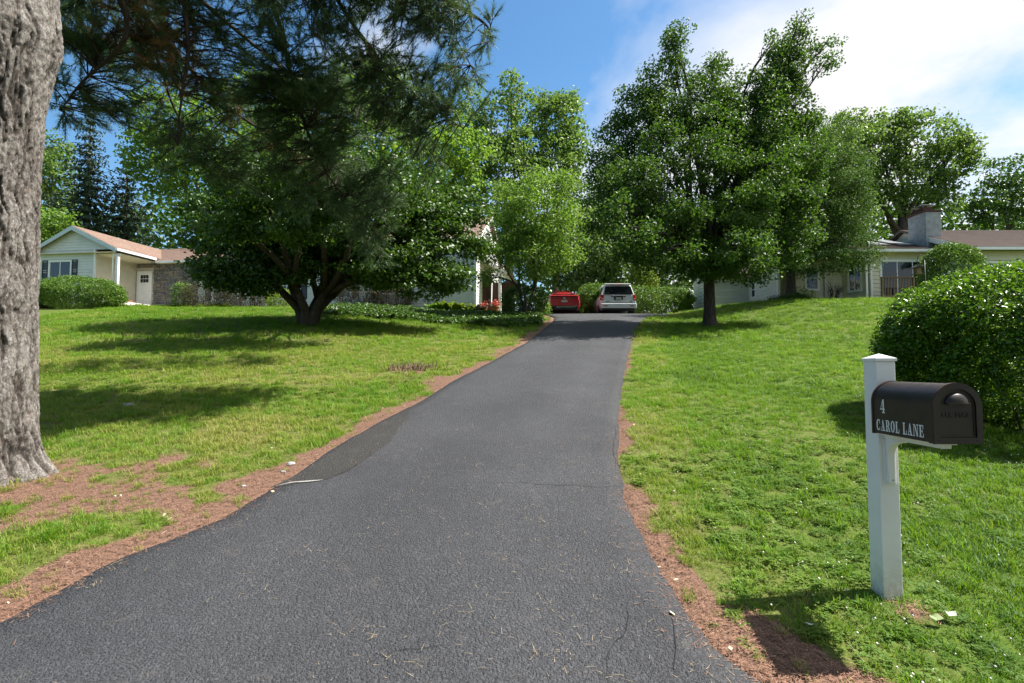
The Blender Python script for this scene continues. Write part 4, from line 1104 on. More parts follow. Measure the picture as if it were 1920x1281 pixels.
def wall_axes(a, b):
    a, b = Vector((a[0], a[1], 0)), Vector((b[0], b[1], 0))
    d = (b - a).normalized(); n = Vector((d.y, -d.x, 0))
    return a, d, n, (b - a).length
def siding(root, a, b, z0, z1, mat, course=0.155, gable=None, openings=(), name='wall'):
    """Clapboard wall seen from outside with a at the left and b at the right. gable=(u, z) adds a triangle above z1."""
    A, d, n, L = wall_axes(a, b)
    w = MB()
    poly = [A + Vector((0, 0, z0)), A + d * L + Vector((0, 0, z0)), A + d * L + Vector((0, 0, z1))]
    if gable: poly.append(A + d * gable[0] + Vector((0, 0, gable[1])))
    poly.append(A + Vector((0, 0, z1)))
    w.prism([p - n * 0.02 for p in poly], -n * 0.14)
    wo = w.build(name, mat, root)
    top = gable[1] if gable else z1
    def span(z):
        if z <= z1 or not gable: return 0.0, L
        t = (z - z1) / (gable[1] - z1)
        return gable[0] * t, L + (gable[0] - L) * t
    z = z0; k = 0
    while z < top - 0.03:
        zt = min(z + course, top - 0.002)
        zm = (z + zt) / 2
        segs = [(None, None)]
        cuts = sorted([(o[0], o[1]) for o in openings if o[2] < zm < o[3]])
        lo0, hi0 = span(z); lo1, hi1 = span(zt)
        edges = []; cur = (lo0, lo1)
        for c0, c1 in cuts:
            edges.append((cur, (c0, c0))); cur = (c1, c1)
        edges.append((cur, (hi0, hi1)))
        for (u0, u0t), (u1, u1t) in edges:
            if u1 - u0 < 0.02 or u1t - u0t < 0.004: continue
            m = MB()
            pt = lambda u, zz, off: A + d * u + n * off + Vector((0, 0, zz))
            m.hexa([pt(u0, z, 0.036), pt(u1, z, 0.036), pt(u1, z, -0.018), pt(u0, z, -0.018), pt(u0t, zt + 0.004, 0.006), pt(u1t, zt + 0.004, 0.006), pt(u1t, zt + 0.004, -0.018), pt(u0t, zt + 0.004, -0.018)])
            m.build('siding_board', mat, wo)
        z += course; k += 1
    return wo
def window(root, a, b, u0, u1, z0, z1, cols=2, rows=1, frame=0.07, mat=None, shutters=None, name='window', bars=True):
    A, d, n, L = wall_axes(a, b)
    mat = mat or M_WHITE
    pt = lambda u, z, off: A + d * u + n * off + Vector((0, 0, z))
    def slab(m, ua, ub, za, zb, o0, o1):
        m.hexa([pt(ua, za, o1), pt(ub, za, o1), pt(ub, za, o0), pt(ua, za, o0), pt(ua, zb, o1), pt(ub, zb, o1), pt(ub, zb, o0), pt(ua, zb, o0)])
    m = MB()
    slab(m, u0 - frame, u0, z0 - frame, z1 + frame, -0.01, 0.05); slab(m, u1, u1 + frame, z0 - frame, z1 + frame, -0.01, 0.05)
    slab(m, u0, u1, z1, z1 + frame, -0.01, 0.048); slab(m, u0, u1, z0 - frame, z0, -0.01, 0.052)
    slab(m, u0 - frame - 0.03, u1 + frame + 0.03, z0 - frame - 0.03, z0 - frame, 0.0, 0.075)
    w = m.build(name, mat, root)
    for c in range(cols):
        for r in range(rows):
            ua, ub = u0 + (u1 - u0) * c / cols, u0 + (u1 - u0) * (c + 1) / cols
            za, zb = z0 + (z1 - z0) * r / rows, z0 + (z1 - z0) * (r + 1) / rows
            g = MB(); slab(g, ua + 0.022, ub - 0.022, za + 0.022, zb - 0.022, -0.008, 0.012); g.build('pane', M_GLASS, w)
    s = MB()
    for c in range(cols + 1):
        u = u0 + (u1 - u0) * c / cols; slab(s, max(u0, u - 0.022), min(u1, u + 0.022), z0, z1, -0.008, 0.030)
    for c in range(cols):
        ua, ub = u0 + (u1 - u0) * c / cols + 0.022, u0 + (u1 - u0) * (c + 1) / cols - 0.022
        for r in range(rows + 1):
            z = z0 + (z1 - z0) * r / rows; slab(s, ua, ub, max(z0, z - 0.022), min(z1, z + 0.022), -0.008, 0.027)
    s.build('sash', mat, w)
    for su0, su1 in (shutters or ()):
        h = MB(); za, zb = z0 - frame, z1 + frame
        slab(h, su0, su0 + 0.05, za, zb, 0.026, 0.056); slab(h, su1 - 0.05, su1, za, zb, 0.026, 0.056)
        for zz in (za, (za + zb) / 2 - 0.03, zb - 0.06): slab(h, su0 + 0.05, su1 - 0.05, zz, zz + 0.06, 0.026, 0.054)
        sh = h.build('shutter', M_SHUTTER, root)
        lv = MB(); zz = za + 0.07
        while zz < zb - 0.1:
            if abs(zz - (za + zb) / 2) > 0.06:
                lv.hexa([pt(su0 + 0.05, zz, 0.046), pt(su1 - 0.05, zz, 0.046), pt(su1 - 0.05, zz, 0.03), pt(su0 + 0.05, zz, 0.03), pt(su0 + 0.05, zz + 0.04, 0.034), pt(su1 - 0.05, zz + 0.04, 0.034), pt(su1 - 0.05, zz + 0.04, 0.028), pt(su0 + 0.05, zz + 0.04, 0.028)])
            zz += 0.052
        l = lv.build('louvres', M_SHUTTER, sh); l['kind'] = 'stuff'
    return w
def roof_plane(root, e0, e1, r0, r1, mat, thick=0.10, course=0.145, name='roof'):
    """One pitch of shingles in stepped courses, from eave e0-e1 to ridge r0-r1 (e0 and r0 at the left seen from outside)."""
    e0, e1, r0, r1 = [Vector(p) for p in (e0, e1, r0, r1)]
    nrm = (e1 - e0).cross(r0 - e0).normalized()
    if nrm.z < 0: nrm = -nrm
    Ls = ((r0 - e0).length + (r1 - e1).length) / 2
    n = max(2, int(Ls / course))
    m = MB()
    for i in range(n):
        a, b = i / n, (i + 1) / n
        p = [e0.lerp(r0, a) + nrm * 0.016, e1.lerp(r1, a) + nrm * 0.016, e1.lerp(r1, b) + nrm * 0.003, e0.lerp(r0, b) + nrm * 0.003]
        q = [e0.lerp(r0, a) + nrm * 0.0, e1.lerp(r1, a) + nrm * 0.0]
        m.add(p, [(0, 1, 2, 3)]); m.add([q[0], q[1], p[1], p[0]], [(0, 1, 2, 3)])
    nf = len(m.f)
    u = -nrm * thick
    m.hexa([e0 + u, e1 + u, r1 + u, r0 + u, e0 - nrm * 0.004, e1 - nrm * 0.004, r1 - nrm * 0.004, r0 - nrm * 0.004])
    o = m.build(name, mat, root)
    me = o.data; uvl = me.uv_layers.new(name='uv')
    du = (e1 - e0).normalized(); dv = nrm.cross(du)
    if dv.z < 0: dv = -dv
    co = np.zeros(len(me.vertices) * 3); me.vertices.foreach_get('co', co); co = co.reshape(-1, 3)
    li = np.zeros(len(me.loops), int); me.loops.foreach_get('vertex_index', li)
    rel = co[li] - np.array(e0)
    uvl.data.foreach_set('uv', np.stack([rel @ np.array(du), rel @ np.array(dv)], 1).ravel().astype(np.float32))
    return o
def board(root, a, b, w, h, mat, name, up=(0, 0, 1)):
    m = MB(); m.bar(a, b, w, h, up); return m.build(name, mat, root)

# ------------------------------------------------------------------ the long left house
HO = Vector((-1.96, 28.0, 4.83)); HR = math.radians(-8)
hl = thing('ranch_house', 'long low house with grey-green siding, stone entrance wall and pinkish shingle roof on the left', 'house', HO, HR)
# --- front gable room
gL, gR, gA = -25.85, -20.42, -23.2
GF = -0.9
wl = (gL + 0.25, GF); wr = (-21.9, GF)
oL = gL + 0.25
wnd = (-24.83 - oL, -23.48 - oL, 1.86, 2.98)
w1 = siding(hl, wl, wr, -0.3, 3.62, M_SIDE_L, 0.155, None, [(wnd[0] - 0.07, wnd[1] + 0.07, wnd[2] - 0.1, wnd[3] + 0.07)])
window(hl, wl, wr, wnd[0], wnd[1], wnd[2], wnd[3], 2, 1, 0.09, None, [(wnd[0] - 0.50, wnd[0] - 0.12), (wnd[1] + 0.12, wnd[1] + 0.48)])
# gable triangle reaches over the porch to its post
ga, gb = (gL + 0.05, GF), (gR - 0.02, GF)
siding(hl, ga, gb, 3.62, 3.625, M_SIDE_L, 0.155, (gA - gL - 0.05, 4.90), (), 'gable_wall')
siding(hl, (-21.9, GF), (-21.9, 1.9), -0.3, 3.45, M_SIDE_LW, 0.155, None, (), 'porch_side_wall')
board(hl, (-21.9 + 0.01, GF - 0.03, -0.3), (-21.9 + 0.01, GF - 0.03, 3.6), 0.09, 0.09, M_WHITE, 'corner_board', (0, 1, 0))
siding(hl, (gL + 0.25, 7.0), (gL + 0.25, GF), -0.3, 3.62, M_SIDE_L, 0.155, None, (), 'side_wall')
GY1, GEz, GAz, GO = 7.0, 3.64, 5.00, 0.30
roof_plane(hl, (gR + 0.12, GY1, GEz - 0.04), (gR + 0.12, GF - GO, GEz - 0.04), (gA, GY1, GAz), (gA, GF - GO, GAz), M_ROOF_L)
roof_plane(hl, (gL - 0.12, GF - GO, GEz - 0.04), (gL - 0.12, GY1, GEz - 0.04), (gA, GF - GO, GAz), (gA, GY1, GAz), M_ROOF_L)
for e, s in ((gL - 0.12, 1), (gR + 0.12, -1)):
    m = MB()
    p0, p1 = Vector((e, GF - GO - 0.02, GEz - 0.06)), Vector((gA, GF - GO - 0.02, GAz - 0.02))
    m.prism([p0, p1, p1 - Vector((0, 0, 0.25)), p0 - Vector((0, 0, 0.22))], (0, 0.03, 0))
    m.build('rake_board', M_BLUETRIM, hl)
m = MB(); m.box(gL + 0.02, gR - 0.02, GF - GO + 0.03, GF - 0.03, 3.40, 3.42); m.build('eave_soffit', M_SOFFIT, hl)
# --- porch
PZ = 0.62
m = MB(); m.box(-21.89, -19.95, GF - 0.15, 1.88, PZ - 0.18, PZ); m.build('porch_floor', M_CONC, hl, bevel=0.015)
m = MB(); m.box(-20.35, -19.2, GF + 0.3, 1.87, 0.10, 0.42); m.build('porch_step', M_CONC, hl, bevel=0.015)
m = MB(); m.box(-21.88, gR + 0.05, GF + 0.02, 1.88, 3.34, 3.38); m.build('porch_ceiling', M_SOFFIT, hl)
m = MB(); m.box(-20.53, -20.39, GF - 0.06, GF + 0.08, PZ, 3.34); m.box(-20.56, -20.36, GF - 0.09, GF + 0.11, PZ + 0.001, PZ + 0.12); m.box(-20.56, -20.36, GF - 0.09, GF + 0.11, 3.22, 3.339)
m.build('porch_post', M_WHITE, hl)
m = MB(); m.tube([(-20.66, GF - 0.10, 0.15), (-20.66, GF - 0.10, 3.1), (-20.6, GF - 0.12, 3.3), (-20.5, GF - 0.16, 3.5)], [0.04] * 4, 8); m.build('downspout', M_WHITE, hl, True)
m = MB()
for i in range(7): m.box(-21.35 + 0.11 * i, -21.33 + 0.11 * i, GF + 0.0, GF + 0.02, PZ, PZ + 0.78)
m.box(-21.86, -20.57, GF - 0.01, GF + 0.03, PZ + 0.78, PZ + 0.82); m.build('porch_railing', M_METAL, hl)
board(hl, (gR + 0.16, GF - 0.3, 3.52), (gR + 0.16, 1.55, 3.52), 0.13, 0.13, M_WHITE, 'gutter')
# flower pot on the porch
# --- middle wing
MY, MRy, MEz, MRz = 1.9, 5.5, 3.40, 5.10
# stone wall with separate stones
sa, sb = (-21.9, MY), (-17.6, MY)
A, d, n, L = wall_axes(sa, sb)
m = MB(); m.box(-21.9, -17.6, MY + 0.03, MY + 0.2, -0.3, 3.36); stw = m.build('stone_wall', M_MORTAR, hl)
stone_m = []
for i, c in enumerate(((0.155, 0.135, 0.125), (0.115, 0.105, 0.108), (0.20, 0.175, 0.15), (0.24, 0.195, 0.15), (0.135, 0.14, 0.155))):
    stone_m.append(simple('field_stone', c, 0.9, 0.2, var=0.25, scale=9, bmp=0.4))
DU0, DU1, DZ0, DZ1 = 0.10, 1.13, PZ, 2.86              # door opening along the wall
z = 0.0; cnt = 0
while z < 3.3 and cnt < 290:
    h = random.choice((0.11, 0.13, 0.17, 0.21)); u = random.uniform(0, 0.15)
    while u < L - 0.05:
        wd = random.choice((0.18, 0.26, 0.34, 0.45)) * random.uniform(0.8, 1.2); u1 = min(u + wd, L)
        hh = min(h, 3.34 - z)
        ins = not (u < DU1 + 0.06 and u1 > DU0 - 0.06 and z < DZ1 + 0.08 and z + hh > DZ0)
        if not ins and u1 > DU1 + 0.14 and u < DU1 + 0.06: u = DU1 + 0.07; ins = True
        if ins and u1 - u > 0.07:
            s = MB(); g = 0.017; o = random.uniform(0.012, 0.04); j = lambda: random.uniform(-0.012, 0.012)
            parts = [(u, u1, z, z + hh)] if random.random() < 0.75 or hh < 0.15 else [(u, u1, z, z + hh * 0.5), (u, u1, z + hh * 0.5, z + hh)]
            for pa in parts:
                q = [(pa[0] + g, pa[2] + g), (pa[1] - g, pa[2] + g), (pa[1] - g, pa[3] - g), (pa[0] + g, pa[3] - g)]
                s = MB(); f = [A + d * (x + j() * 0.6) + Vector((0, 0, zz + j() * 0.6)) for x, zz in q]
                s.hexa([p - n * 0.03 for p in (f[0], f[1], f[2], f[3])][::-1] + [p + n * o for p in (f[0], f[1], f[2], f[3])][::-1])
                s.build('stone', stone_m[random.randrange(5)], stw); cnt += 1
        u = u1
    z += h
# door
m = MB(); pt = lambda u, zz, off: A + d * u + n * off + Vector((0, 0, zz))
def dslab(mm, ua, ub, za, zb, o0, o1): mm.hexa([pt(ua, za, o1), pt(ub, za, o1), pt(ub, za, o0), pt(ua, za, o0), pt(ua, zb, o1), pt(ub, zb, o1), pt(ub, zb, o0), pt(ua, zb, o0)])
dslab(m, DU0, DU0 + 0.07, DZ0, DZ1, -0.02, 0.035); dslab(m, DU1 - 0.07, DU1, DZ0, DZ1, -0.02, 0.035); dslab(m, DU0 + 0.07, DU1 - 0.07, DZ1 - 0.07, DZ1, -0.02, 0.033)
m.build('door_frame', M_WHITE, hl)
m = MB(); a0, a1 = DU0 + 0.08, DU1 - 0.08
dslab(m, a0, a1, DZ0 + 0.01, DZ1 - 0.08, -0.022, 0.006)
for ua, ub, za, zb in ((a0, a0 + 0.1, DZ0 + 0.01, DZ1 - 0.08), (a1 - 0.1, a1, DZ0 + 0.01, DZ1 - 0.08), (a0 + 0.1, a1 - 0.1, DZ0 + 0.01, DZ0 + 0.16), (a0 + 0.1, a1 - 0.1, DZ1 - 0.2, DZ1 - 0.08), (a0 + 0.1, a1 - 0.1, DZ1 - 0.85, DZ1 - 0.72), ((a0 + a1) / 2 - 0.04, (a0 + a1) / 2 + 0.04, DZ0 + 0.16, DZ1 - 0.85)):
    dslab(m, ua, ub, za, zb, 0.006, 0.018)
dr = m.build('door', M_WHITE, hl)
for c in range(3):
    for r in range(2):
        ua = a0 + 0.16 + c * 0.19; za = DZ1 - 0.70 + r * 0.245
        m = MB(); dslab(m, ua, ua + 0.155, za, za + 0.21, 0.006, 0.021); m.build('pane', M_GLASS, dr)
m = MB(); m.lathe(pt(a1 - 0.06, DZ0 + 0.98, 0.05), [(0.012, -0.03), (0.03, 0.0), (0.0, 0.03)], 10, 'y'); m.build('door_handle', M_METAL, dr, True)
fa, fb = (-17.6, MY), (-6.4, MY)
ops = [(1.0, 2.6, 1.0, 2.5), (5.0, 6.6, 1.0, 2.5), (8.4, 9.8, 1.0, 2.5)]
siding(hl, fa, fb, -0.3, 3.36, M_SIDE_L, 0.155, None, [(o[0] - 0.08, o[1] + 0.08, o[2] - 0.1, o[3] + 0.08) for o in ops])
for o in ops: window(hl, fa, fb, o[0], o[1], o[2], o[3], 2, 2, 0.08, None, [(o[0] - 0.5, o[0] - 0.12), (o[1] + 0.12, o[1] + 0.5)])
roof_plane(hl, (-20.6, MY - 0.35, MEz), (-6.4, MY - 0.35, MEz), (-24.5, MRy, MRz), (-6.4, MRy, MRz), M_ROOF_L)
roof_plane(hl, (-6.4, 9.3, MEz), (-24.5, 9.3, MEz), (-6.4, MRy, MRz), (-24.5, MRy, MRz), M_ROOF_L)
board(hl, (-20.2, MY - 0.41, MEz - 0.08), (-6.4, MY - 0.41, MEz - 0.08), 0.11, 0.12, M_WHITE, 'gutter')
m = MB(); m.box(-20.2, -6.4, MY - 0.35, MY - 0.01, MEz - 0.13, MEz - 0.11); m.build('eave_soffit', M_SOFFIT, hl)
# --- taller right end
RX0, RW, REz, RRz = -6.4, 8.0, 3.85, 6.05
ra, rb = (RX0, 0.0), (0.0, 0.0)
ops = [(1.2, 2.5, 0.9, 2.3), (3.3, 4.3, 2.15, 3.35)]
siding(hl, ra, rb, -0.3, REz - 0.05, M_SIDE_L, 0.155, None, [(o[0] - 0.08, o[1] + 0.08, o[2] - 0.1, o[3] + 0.08) for o in ops])
for o in ops: window(hl, ra, rb, o[0], o[1], o[2], o[3], 2, 2, 0.08, None, [(o[0] - 0.46, o[0] - 0.12), (o[1] + 0.12, o[1] + 0.46)])
siding(hl, (0.0, 0.0), (0.0, RW), -0.3, REz - 0.05, M_WHITE, 0.155, (RW / 2, RRz - 0.1), [(1.9, 4.6, -0.4, 2.35)], 'gable_wall')
siding(hl, (RX0, RW), (RX0, 0.0), 2.6, REz - 0.05, M_SIDE_L, 0.155, (RW / 2, RRz - 0.1), (), 'gable_wall')
board(hl, (0.02, -0.02, -0.3), (0.02, -0.02, REz - 0.06), 0.13, 0.13, M_WHITE, 'corner_board', (0, 1, 0))
roof_plane(hl, (RX0 - 0.2, -0.4, REz - 0.18), (0.22, -0.4, REz - 0.18), (RX0 - 0.2, RW / 2, RRz), (0.22, RW / 2, RRz), M_ROOF_L)
roof_plane(hl, (0.22, RW + 0.4, REz - 0.18), (RX0 - 0.2, RW + 0.4, REz - 0.18), (0.22, RW / 2, RRz), (RX0 - 0.2, RW / 2, RRz), M_ROOF_L)
board(hl, (RX0 - 0.2, -0.46, REz - 0.24), (0.24, -0.46, REz - 0.24), 0.11, 0.12, M_BLUETRIM, 'gutter')
for y0_, y1_ in ((-0.42, RW / 2), (RW + 0.42, RW / 2)):
    m = MB(); p0, p1 = Vector((0.23, y0_, REz - 0.20)), Vector((0.23, y1_, RRz - 0.03))
    m.prism([p0, p1, p1 - Vector((0, 0, 0.2)), p0 - Vector((0, 0, 0.2))], (0.03, 0, 0)); m.build('rake_board', M_WHITE, hl)
# side entrance with a lean-to roof on a post
m = MB(); m.prism([(0.03, 1.3, 3.0), (1.55, 1.3, 2.15), (1.55, 1.3, 2.03), (0.03, 1.3, 2.86)], (0, 3.6, 0)); m.build('lean_to_roof', M_WHITE, hl)
roof_plane(hl, (1.62, 4.95, 2.13), (1.62, 1.25, 2.13), (0.03, 4.95, 3.03), (0.03, 1.25, 3.03), M_ROOF_L, 0.02, name='lean_to_shingles')
m = MB(); m.box(1.02, 1.17, 1.40, 1.55, -0.2, 2.28); m.build('porch_post', M_WHITE, hl)
m = MB(); m.box(0.012, 0.05, 2.0, 4.5, -0.2, 2.3); m.build('side_door', M_DARKDOOR, hl)
m = MB(); m.box(0.03, 1.4, 5.2, 5.35, -0.3, 2.2); m.build('screen_wall', M_DARKDOOR, hl)
# clay pots with red flowers stand by the side entrance (things of their own)
def pot(name, label, loc, r, h, mat, petals):
    root = thing(name, label, 'flower pot', loc, 0, 'terracotta pots at the left house')
    m = MB(); m.lathe((0, 0, 0), [(r * 0.65, 0), (r * 0.9, h * 0.8), (r, h * 0.8), (r, h), (r * 0.85, h), (r * 0.8, h * 0.85)], 16); m.build('pot', mat, root, True, 40)
    if petals:
        n = 90; c = rng.normal(0, 1, (n, 3)) * np.array([r, r, r * 0.6]) * 0.55 + np.array([0, 0, h + r * 0.5])
        V, Fc = leaf_quads(c, unit(rng.normal(0, 1, (n, 3))), np.full(n, r * 0.45), 0.8)
        fast_mesh('flowers', V, Fc, [petals], root, {'tint': ('FACE', rng.uniform(0, 1, 2 * n))})
    return root
M_TERRA = simple('terracotta', (0.42, 0.17, 0.09), 0.85, 0.2, var=0.15)
M_PETAL = leaf_mat('red_petal', (0.30, 0.04, 0.03), (0.55, 0.13, 0.09), (0.6, 0.1, 0.08), 0.3)
pz = Vector((-21.35, 0.9, PZ)); mw = lambda p: Vector((HO.x + p[0] * math.cos(HR) - p[1] * math.sin(HR), HO.y + p[0] * math.sin(HR) + p[1] * math.cos(HR), HO.z + p[2]))
pot('flower_pot', 'terracotta pot standing on the front porch beside the white door', mw(pz), 0.17, 0.28, M_TERRA, None)
q = mw((1.1, -0.2, 0)); q.z = float(tz(q.x, q.y)); pot('flower_pot', 'pot of red flowers near the lean-to post of the left house', q + Vector((0, 0, 0.1)), 0.26, 0.35, M_TERRA, M_PETAL)
q = mw((0.55, -0.3, 0)); q.z = float(tz(q.x, q.y)); pot('flower_pot', 'smaller pot of red flowers close to the white corner board', q + Vector((0, 0, 0.12)), 0.2, 0.3, M_TERRA, M_PETAL)

# ------------------------------------------------------------------ the right house
hr = thing('ranch_house', 'pale yellow sided house with brown roof, skylights and grey chimney on the right', 'house', (0, 0, CAMZ))
GB0 = 3.30                                                 # floor level relative to the camera
CO = 0.205
def px_x(px, y): return (px - CX) / F * y
bA, bB, bC = (px_x(1303, 33.2), 33.2), (px_x(1322, 31.6), 31.6), (px_x(1408, 31.6), 31.6)
cD = (bC[0], 28.3)
EVz = 5.55
siding(hr, bA, bB, 2.9, EVz, M_SIDE_G, CO)
siding(hr, bB, bC, 2.9, EVz, M_SIDE_G, CO)
siding(hr, bC, cD, 2.9, EVz, M_SIDE_G, CO, None, [(0.25, 0.85, 4.05, 5.1)])
window(hr, bC, cD, 0.33, 0.77, 4.15, 5.0, 1, 2, 0.08)
board(hr, (bC[0], bC[1] - 0.02, 2.9), (bC[0], bC[1] - 0.02, EVz), 0.05, 0.07, M_WHITE, 'corner_board', (0, 1, 0))
board(hr, (cD[0] + 0.04, cD[1] - 0.04, 2.9), (cD[0] + 0.04, cD[1] - 0.04, EVz), 0.13, 0.13, M_WHITE, 'corner_board', (0, 1, 0))
# sunlit recess, then the wall with the square window
rE = (px_x(1492, 28.6), 28.6)
siding(hr, (cD[0] + 0.1, 29.3), (rE[0], 29.3), 2.9, EVz + 0.2, M_SIDE_R, CO)
dA, dB = (rE[0], 28.4), (px_x(1583, 28.4), 28.4)
uw = (px_x(1515, 28.4) - dA[0], px_x(1536, 28.4) - dA[0])
siding(hr, dA, dB, 2.9, EVz + 0.2, M_SIDE_R, CO, None, [(uw[0] - 0.1, uw[1] + 0.1, 4.1, 5.5)])
window(hr, dA, dB, uw[0], uw[1], 4.22, 5.4, 1, 2, 0.09)
board(hr, (px_x(1551, 28.33), 28.33, 2.9), (px_x(1551, 28.33), 28.33, 5.7), 0.07, 0.07, M_SIDE_L, 'downspout', (0, 1, 0))
eA, eB = dB, (px_x(1629, 27.3), 27.3)
Le = math.hypot(eB[0] - eA[0], eB[1] - eA[1])
siding(hr, eA, eB, 2.9, EVz + 0.2, M_SIDE_R, CO, None, [(0.30, Le - 0.2, 3.98, 5.5)])
window(hr, eA, eB, 0.38, Le - 0.28, 4.07, 5.42, 2, 1, 0.08)
for pxp in (1629, 1638):
    board(hr, (px_x(pxp, 27.22), 27.22, 2.9), (px_x(pxp, 27.22), 27.22, 5.85), 0.10, 0.10, M_WHITE, 'corner_board', (0, 1, 0))
fA, fB = (px_x(1640, 27.2), 27.2), (21.75, 27.2)
s0, s1 = px_x(1658, 27.2) - fA[0], px_x(1775, 27.2) - fA[0]
siding(hr, fA, fB, 2.9, 5.95, M_SIDE_R, CO, None, [(s0 - 0.1, s1 + 0.1, 3.35, 5.55)])
window(hr, fA, fB, s0, s1, 3.42, 5.46, 4, 1, 0.10, name='sliding_door')
# left part of the roof with two skylights
LEz, LRz, LEy, LRy = 6.03, 7.85, 26.75, 32.0
rx0 = px_x(1490, 27)
roof_plane(hr, (rx0, LEy, LEz), (21.9, LEy, LEz), (rx0 + 2.4, LRy, LRz), (21.9, LRy, LRz), M_ROOF_R)
roof_plane(hr, (21.9, 37, LEz), (rx0, 37, LEz), (21.9, LRy, LRz), (rx0 + 2.4, LRy, LRz), M_ROOF_R)
roof_plane(hr, (rx0, 37, LEz), (rx0, LEy, LEz), (rx0 + 2.4, LRy, LRz), (rx0 + 2.4, LRy - 0.01, LRz), M_ROOF_R)
board(hr, (rx0, LEy - 0.06, LEz - 0.10), (21.7, LEy - 0.06, LEz - 0.10), 0.11, 0.13, M_WHITE, 'gutter')
m = MB(); m.box(rx0 + 0.1, 21.6, LEy + 0.02, 27.18, LEz - 0.17, LEz - 0.14); m.build('eave_soffit', M_SOFFIT, hr)
sl = (LRz - LEz) / (LRy - LEy)
for pa, pb, hs0, hs1 in ((1633, 1660, 1.3, 3.9), (1676, 1708, 1.3, 3.9)):
    xa, xb = px_x(pa, 28.7), px_x(pb, 28.7)
    up = Vector((0, -sl, 1)).normalized(); sy = lambda s: Vector((0, LEy + s, LEz + sl * s))
    m = MB()
    q = lambda x, s, o: sy(s) + Vector((x, 0, 0)) + up * o
    m.hexa([q(xa, hs0, 0), q(xb, hs0, 0), q(xb, hs1, 0), q(xa, hs1, 0), q(xa, hs0, 0.07), q(xb, hs0, 0.07), q(xb, hs1, 0.07), q(xa, hs1, 0.07)])
    sk = m.build('skylight', simple('skylight_frame', (0.06, 0.05, 0.045), 0.4, 0.5), hr)
    m = MB(); m.hexa([q(xa + .07, hs0 + .07, 0.071), q(xb - .07, hs0 + .07, 0.071), q(xb - .07, hs1 - .07, 0.071), q(xa + .07, hs1 - .07, 0.071), q(xa + .07, hs0 + .07, 0.080), q(xb - .07, hs0 + .07, 0.080), q(xb - .07, hs1 - .07, 0.080), q(xa + .07, hs1 - .07, 0.080)])
    m.build('pane', simple('skylight_pane', (0.55, 0.58, 0.60), 0.08, 0.8, var=0.03), sk)
# chimney
cx0, cx1, cy0, cy1 = 21.60, 22.42, 27.5, 28.75
m = MB(); m.box(cx0, cx1, cy0, cy1, 5.6, 8.16); ch = m.build('chimney', M_STUCCO, hr, bevel=0.02)
m = MB(); m.box(cx0 - 0.06, cx1 + 0.06, cy0 - 0.06, cy1 + 0.06, 8.162, 8.24); m.build('chimney_cap', M_BRICKR, ch)
m = MB(); m.box(cx0 + 0.16, cx1 - 0.16, cy0 + 0.35, cy1 - 0.3, 8.242, 8.50); m.build('flue', M_BRICKR, ch)
m = MB(); m.box(cx0 + 0.05, cx1 - 0.05, cy0 + 0.25, cy1 - 0.2, 8.58, 8.61)
for ax, ay in ((cx0 + 0.2, cy0 + 0.4), (cx1 - 0.2, cy0 + 0.4), (cx0 + 0.2, cy1 - 0.35), (cx1 - 0.2, cy1 - 0.35)): m.box(ax - .015, ax + .015, ay - .015, ay + .015, 8.50, 8.58)
m.build('flue_cover', M_METAL, ch)
# right part: its own roof with a gable end towards the left
QEz, QRz, QEy, QRy, QX = 5.72, 7.72, 24.9, 29.6, 21.75
roof_plane(hr, (QX, QEy, QEz), (40, QEy, QEz), (QX, QRy, QRz), (40, QRy, QRz), M_ROOF_R)
roof_plane(hr, (40, 34.3, QEz), (QX, 34.3, QEz), (40, QRy, QRz), (QX, QRy, QRz), M_ROOF_R)
siding(hr, (QX + 0.3, 34.0), (QX + 0.3, 25.3), 2.9, QEz - 0.05, M_SIDE_G, CO, (4.4, QRz - 0.15), (), 'gable_wall')
m = MB(); p0, p1 = Vector((QX - 0.03, QEy - 0.02, QEz - 0.02)), Vector((QX - 0.03, 28.7, QEz - 0.02 + (QRz - QEz) * (28.7 - QEy) / (QRy - QEy)))
m.prism([p0, p1, p1 - Vector((0, 0, 0.26)), p0 - Vector((0, 0, 0.26))], (0.03, 0, 0)); m.build('rake_board', M_WHITE, hr)
board(hr, (QX, QEy - 0.06, QEz - 0.10), (40, QEy - 0.06, QEz - 0.10), 0.11, 0.13, M_WHITE, 'gutter')
qA, qB = (QX + 0.3, 25.3), (39.5, 25.3)
w0 = px_x(1856, 25.3) - qA[0]
siding(hr, qA, qB, 2.9, QEz - 0.1, M_SIDE_R, CO, None, [(w0 - 0.1, w0 + 1.7, 3.75, 5.1)])
window(hr, qA, qB, w0, w0 + 1.6, 3.85, 5.0, 2, 1, 0.09, None, [(w0 - 0.50, w0 - 0.12)])
# roof over the left wing, mostly behind the trees
roof_plane(hr, (bA[0] - 0.4, 31.2, EVz), (cD[0] + 0.3, 31.2, EVz), (bA[0] + 1.5, 34, EVz + 1.1), (cD[0] + 2.0, 34, EVz + 1.1), M_ROOF_R)
roof_plane(hr, (cD[0] - 0.25, 31.3, EVz), (cD[0] - 0.25, 28.0, EVz), (cD[0] + 1.6, 33, EVz + 0.9), (cD[0] + 1.6, 28.0, EVz + 0.9), M_ROOF_R)

